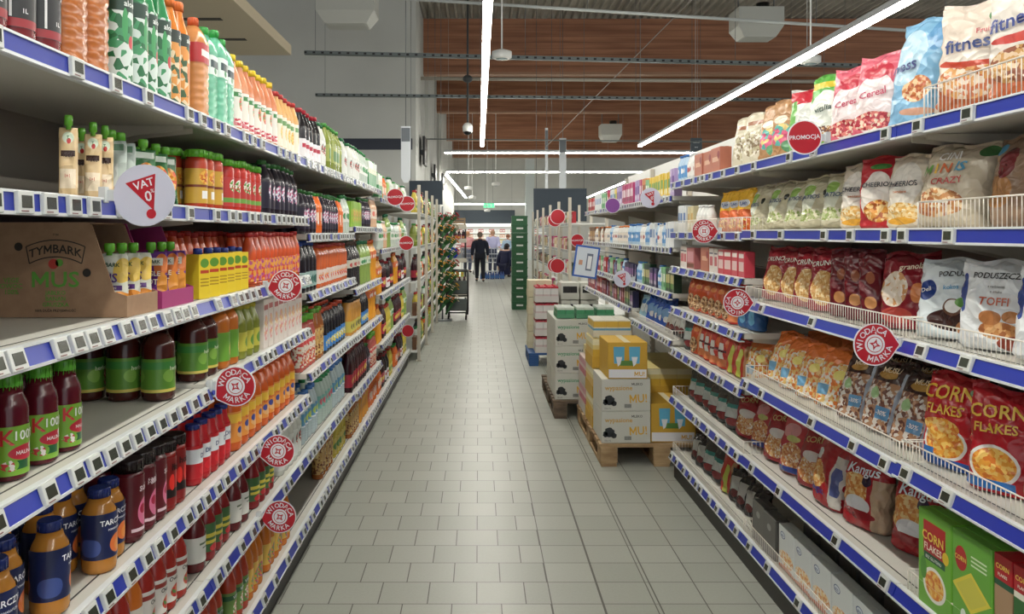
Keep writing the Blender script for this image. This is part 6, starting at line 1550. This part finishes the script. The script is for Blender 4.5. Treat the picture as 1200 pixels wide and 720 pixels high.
def shopper(label, loc, rz, H, top, legs, hair, pose='walk', coat_len=.0, hairlong=False):
    """figure facing -Y before rotation; joints scaled to height H"""
    s = H / 1.7
    def V(x, y, z): return (x * s, y * s, z * s)
    sw = .10 if pose == 'walk' else .0
    crouch = pose == 'crouch'
    J = dict(pel=(0, 0, .93), wai=(0, 0, 1.08), che=(0, -.005, 1.28), nb=(0, .0, 1.42), nk=(0, -.01, 1.47), hd=(0, -.02, 1.56), ht=(0, -.015, 1.64))
    for sg, n in ((-1, 'l'), (1, 'r')):
        st = sw * sg
        J['hip' + n] = (.09 * sg, 0, .90); J['kn' + n] = (.10 * sg, -.02 - st * .8, .49); J['an' + n] = (.10 * sg, .03 - st * 1.6 + (.05 if st < 0 else 0), .08); J['to' + n] = (.12 * sg, -.12 - st * 1.6, .03)
        J['sh' + n] = (.19 * sg, .0, 1.38)
        if pose == 'cart': J['el' + n] = (.24 * sg, -.06, 1.12); J['wr' + n] = (.20 * sg, -.28, 1.04); hv = (0, -.08, -.01)
        else: J['el' + n] = (.25 * sg, .03 + st * .4, 1.12); J['wr' + n] = (.27 * sg, -.03 + st * .9, .88); hv = (.0, -.01, -.08)
        J['ha' + n] = tuple(a + b * .9 for a, b in zip(J['wr' + n], hv))
        for f in range(5):
            w_ = (f - 1.8) * .014
            ln = (.055, .085, .095, .088, .07)[f]
            if pose == 'cart': e = (J['ha' + n][0] + w_, J['ha' + n][1] - ln * .5, J['ha' + n][2] - ln * .5)
            else: e = (J['ha' + n][0] - .01 * sg, J['ha' + n][1] + w_ - (.02 if f == 0 else 0), J['ha' + n][2] - ln)
            J['f%d%s' % (f, n)] = e
    if crouch:
        for k in list(J):
            x, y_, z = J[k]
            if k[:2] in ('pe', 'wa', 'ch', 'nb', 'nk', 'hd', 'ht', 'sh', 'el', 'wr', 'ha') or k[0] == 'f' or k[:3] == 'hip':
                z -= .50; y_ = y_ + .12 - max(0, (z - .5)) * .35
            if k[:2] == 'kn': y_, z = -.30, .46
            if k[:2] in ('an',): y_, z = .02, .08
            J[k] = (x, y_, z)
    E = [('pel', 'wai'), ('wai', 'che'), ('che', 'nb'), ('nb', 'nk'), ('nk', 'hd'), ('hd', 'ht')]
    for n in 'lr':
        E += [('pel', 'hip' + n), ('hip' + n, 'kn' + n), ('kn' + n, 'an' + n), ('an' + n, 'to' + n), ('nb', 'sh' + n), ('sh' + n, 'el' + n), ('el' + n, 'wr' + n), ('wr' + n, 'ha' + n)] + [('ha' + n, 'f%d%s' % (f, n)) for f in range(5)]
    Rd = dict(pel=(.14, .11), wai=(.125, .10), che=(.15, .11), nb=(.10, .08), nk=.05, hd=(.078, .095), ht=(.06, .075))
    def rad(k):
        if k in Rd: return Rd[k]
        return {'hip': .095, 'kn': .06, 'an': .042, 'to': .035, 'sh': .062, 'el': .045, 'wr': .028, 'ha': (.018, .036)}.get(k[:-1], .0085)
    t = thing('person', label, 'person', loc, rz)
    names = list(J); idx = {k: i for i, k in enumerate(names)}
    def build(nm, keep, grow, m, extra=None):
        ks = [k for k in names if k in keep]; ix = {k: i for i, k in enumerate(ks)}
        rr = []
        for k in ks:
            r = rad(k); r = r if isinstance(r, tuple) else (r, r); g = grow; rr.append(((r[0] + g) * s, (r[1] + g) * s))
        o = skin_mesh(nm, [V(*J[k]) for k in ks], [(ix[a], ix[b]) for a, b in E if a in ix and b in ix], rr, [m], t)
        return o
    build('body', set(names), 0, SKIN)
    bm = bmesh.new()
    hx, hy, hz = V(*J['hd'])
    ball(bm, (hx, hy - .095 * s, hz - .005 * s), .014 * s, 0, 8, (1, 1, 1.3))
    for sg in (-1, 1): ball(bm, (hx + sg * .082 * s, hy + .01 * s, hz), .02 * s, 0, 8, (.5, 1, 1.4))
    ball(bm, (hx, hy - .088 * s, hz - .04 * s), .016 * s, 1, 8, (1.4, .5, .4))
    for sg in (-1, 1): ball(bm, (hx + sg * .03 * s, hy - .088 * s, hz + .022 * s), .010 * s, 2, 8)
    obj('face_features', bm, [SKIN, rgb((170, 80, 76), .5), rgb((40, 30, 26), .3)], t)
    torso = {'pel', 'wai', 'che', 'nb', 'shl', 'shr', 'ell', 'elr', 'wrl', 'wrr', 'hipl', 'hipr'}
    ct = build('coat', torso, .030, mat('cloth_%d_%d_%d' % top, top, .85))
    bm = bmesh.new(); bm.from_mesh(ct.data)
    st = []
    for k_, rx, ry, dz in (('pel', .175, .135, -.10), ('pel', .180, .140, 0), ('wai', .165, .130, 0), ('che', .185, .135, 0), ('nb', .170, .110, -.03), ('nb', .085, .075, .035)):
        a = J[k_]; st.append([((a[0] + x) * s, (a[1] + y_) * s, (a[2] + dz) * s) for x, y_, _ in xsec(rx, 0, 18, 2.3, ry)])
    rings(bm, st); bmesh.ops.recalc_face_normals(bm, faces=bm.faces[:]); bm.to_mesh(ct.data); bm.free()
    build('trousers', {'pel', 'hipl', 'hipr', 'knl', 'knr', 'anl', 'anr'}, .026, mat('cloth_%d_%d_%d' % legs, legs, .85))
    if coat_len:
        bm = bmesh.new(); a = V(*J['pel']); 
        rings(bm, [[(a[0] + x * s, a[1] + y_ * s * .8, a[2] + dz * s) for x, y_, _ in xsec(r, 0, 16)] for r, dz in ((.16, .06), (.19, -.1), (.22, -coat_len))], 0); obj('coat_skirt', bm, mat('cloth_%d_%d_%d' % top, top, .85), t)
    bm = bmesh.new()
    for n in 'lr':
        a = V(*J['an' + n]); b_ = V(*J['to' + n]); ball(bm, ((a[0] + b_[0]) / 2, (a[1] + b_[1]) / 2, .045 * s), .06 * s, 0, 10, (.8, 2.1, .72))
    obj('shoes', bm, BLACK, t)
    bm = bmesh.new(); ball(bm, (hx, hy + .02 * s, hz + .045 * s), .104 * s, 0, 14, (.92, 1.02, .98))
    if hairlong: ball(bm, (hx, hy + .06 * s, hz - .06 * s), .09 * s, 0, 12, (1, .7, 1.6))
    obj('hair', bm, mat('hair_%d_%d_%d' % hair, hair, .7), t)
shopper('person in a long navy jacket and dark trousers walking away down the aisle', (.04, 24.5, 0), R(182), 1.53, (22, 28, 48), (18, 22, 34), (120, 104, 90), 'walk', .12)
shopper('dark-haired person in a navy coat crouching beside the green crates', (.92, 27.0, 0), R(150), 1.62, (24, 28, 66), (24, 28, 60), (30, 22, 22), 'crouch', .34, True)
shopper('person in a pink top behind a cart left of the walking person', (-.42, 30.0, 0), R(20), 1.56, (214, 150, 150), (90, 100, 130), (190, 130, 90), 'cart')
shopper('person in a lilac shirt standing behind the grey cart', (.52, 29.6, 0), R(10), 1.60, (176, 176, 214), (60, 66, 90), (170, 130, 100), 'cart')
shopper('person in a pale blue shirt bending right of the lilac shirt', (1.12, 30.4, 0), R(-30), 1.45, (160, 186, 210), (70, 90, 130), (150, 90, 60), 'cart')
def cart(label, loc, rz, m, seatm):
    t = thing('shopping_cart', label, 'shopping cart', loc, rz)
    bm = bmesh.new(); 
    def q(z, k): return [(-.24 * k, -.42 * k, z), (.24 * k, -.42 * k, z), (.27 * k, .42 * k, z), (-.27 * k, .42 * k, z)]
    for z, k in ((.45, .8), (.6, .87), (.75, .93), (.95, 1)):
        p = q(z, k)
        for i in range(4): tube(bm, p[i], p[(i + 1) % 4], .011, 5)
    lo, hi = q(.45, .8), q(.95, 1)
    for i in range(4):
        for j in range(9):
            f = j / 8; a = Vector(lo[i]).lerp(Vector(lo[(i + 1) % 4]), f); b_ = Vector(hi[i]).lerp(Vector(hi[(i + 1) % 4]), f); tube(bm, a, b_, .007, 4)
    obj('basket', bm, m, t)
    bm = bmesh.new()
    for sx in (-.22, .22): tube(bm, (sx, .40, .95), (sx, .36, .14), .012, 6); tube(bm, (sx, .36, .14), (sx * .8, -.4, .14), .012, 6)
    obj('chassis', bm, m, t)
    bm = bmesh.new(); tube(bm, (-.27, .48, 1.02), (.27, .48, 1.02), .018, 8); 
    for sx in (-.25, .25): tube(bm, (sx, .40, .95), (sx, .48, 1.02), .01, 6)
    obj('handle', bm, seatm, t)
    for sx, sy in ((-.22, .34), (.22, .34), (-.17, -.38), (.17, -.38)):
        bm = bmesh.new(); tube(bm, (sx - .015, sy, .06), (sx + .015, sy, .06), .06, 12); tube(bm, (sx, sy, .06), (sx, sy, .14), .012, 6); obj('wheel', bm, DARK, t)
cart('grey wire shopping cart behind the walking person', (.50, 28.2, 0), R(100), mat('cart_silver', (176, 182, 190), .35, .3), mat('handle_blue', (50, 80, 150), .4))
cart('shopping cart with red handle at the left by the person in pink', (-.38, 28.6, 0), R(180), mat('cart_grey', (150, 150, 156), .4, .4), mat('handle_red', (190, 30, 50), .4))
for k in range(5):
    x = .12 + .16 * k; t = thing('bottle_pack', 'blue shrink-wrapped bottle pack on the floor by the carts, %s from the left' % ordn(k + 1), 'multipack', (x, 25.9, 0), 0, 'blue bottle packs on the floor')
    bm = bmesh.new(); 
    for a in range(2):
        for b_ in range(3): lathe_z = [(.033, 0), (.036, .02), (.036, .15), (.015, .21), (.015, .23)]; tmp = bmesh.new(); lathe(tmp, lathe_z, 10); merge(bm, tmp, 0, Matrix.Translation((-.037 + .074 * a, -.074 + .074 * b_, 0)))
    obj('bottles', bm, mat('pack_blue', (36, 74, 150), .3), t)
    bm = bmesh.new(); rbox(bm, -.0755, .0755, -.112, .112, .03, .12, .01); obj('wrap', bm, mat('wrap_blue', (60, 110, 180), .25), t)

# ------------------------------------------------------------------ tidy up unlinked prototypes
for o in list(bpy.data.objects):
    if not o.users_collection: bpy.data.objects.remove(o)
print('OBJECTS', len(SC.objects))
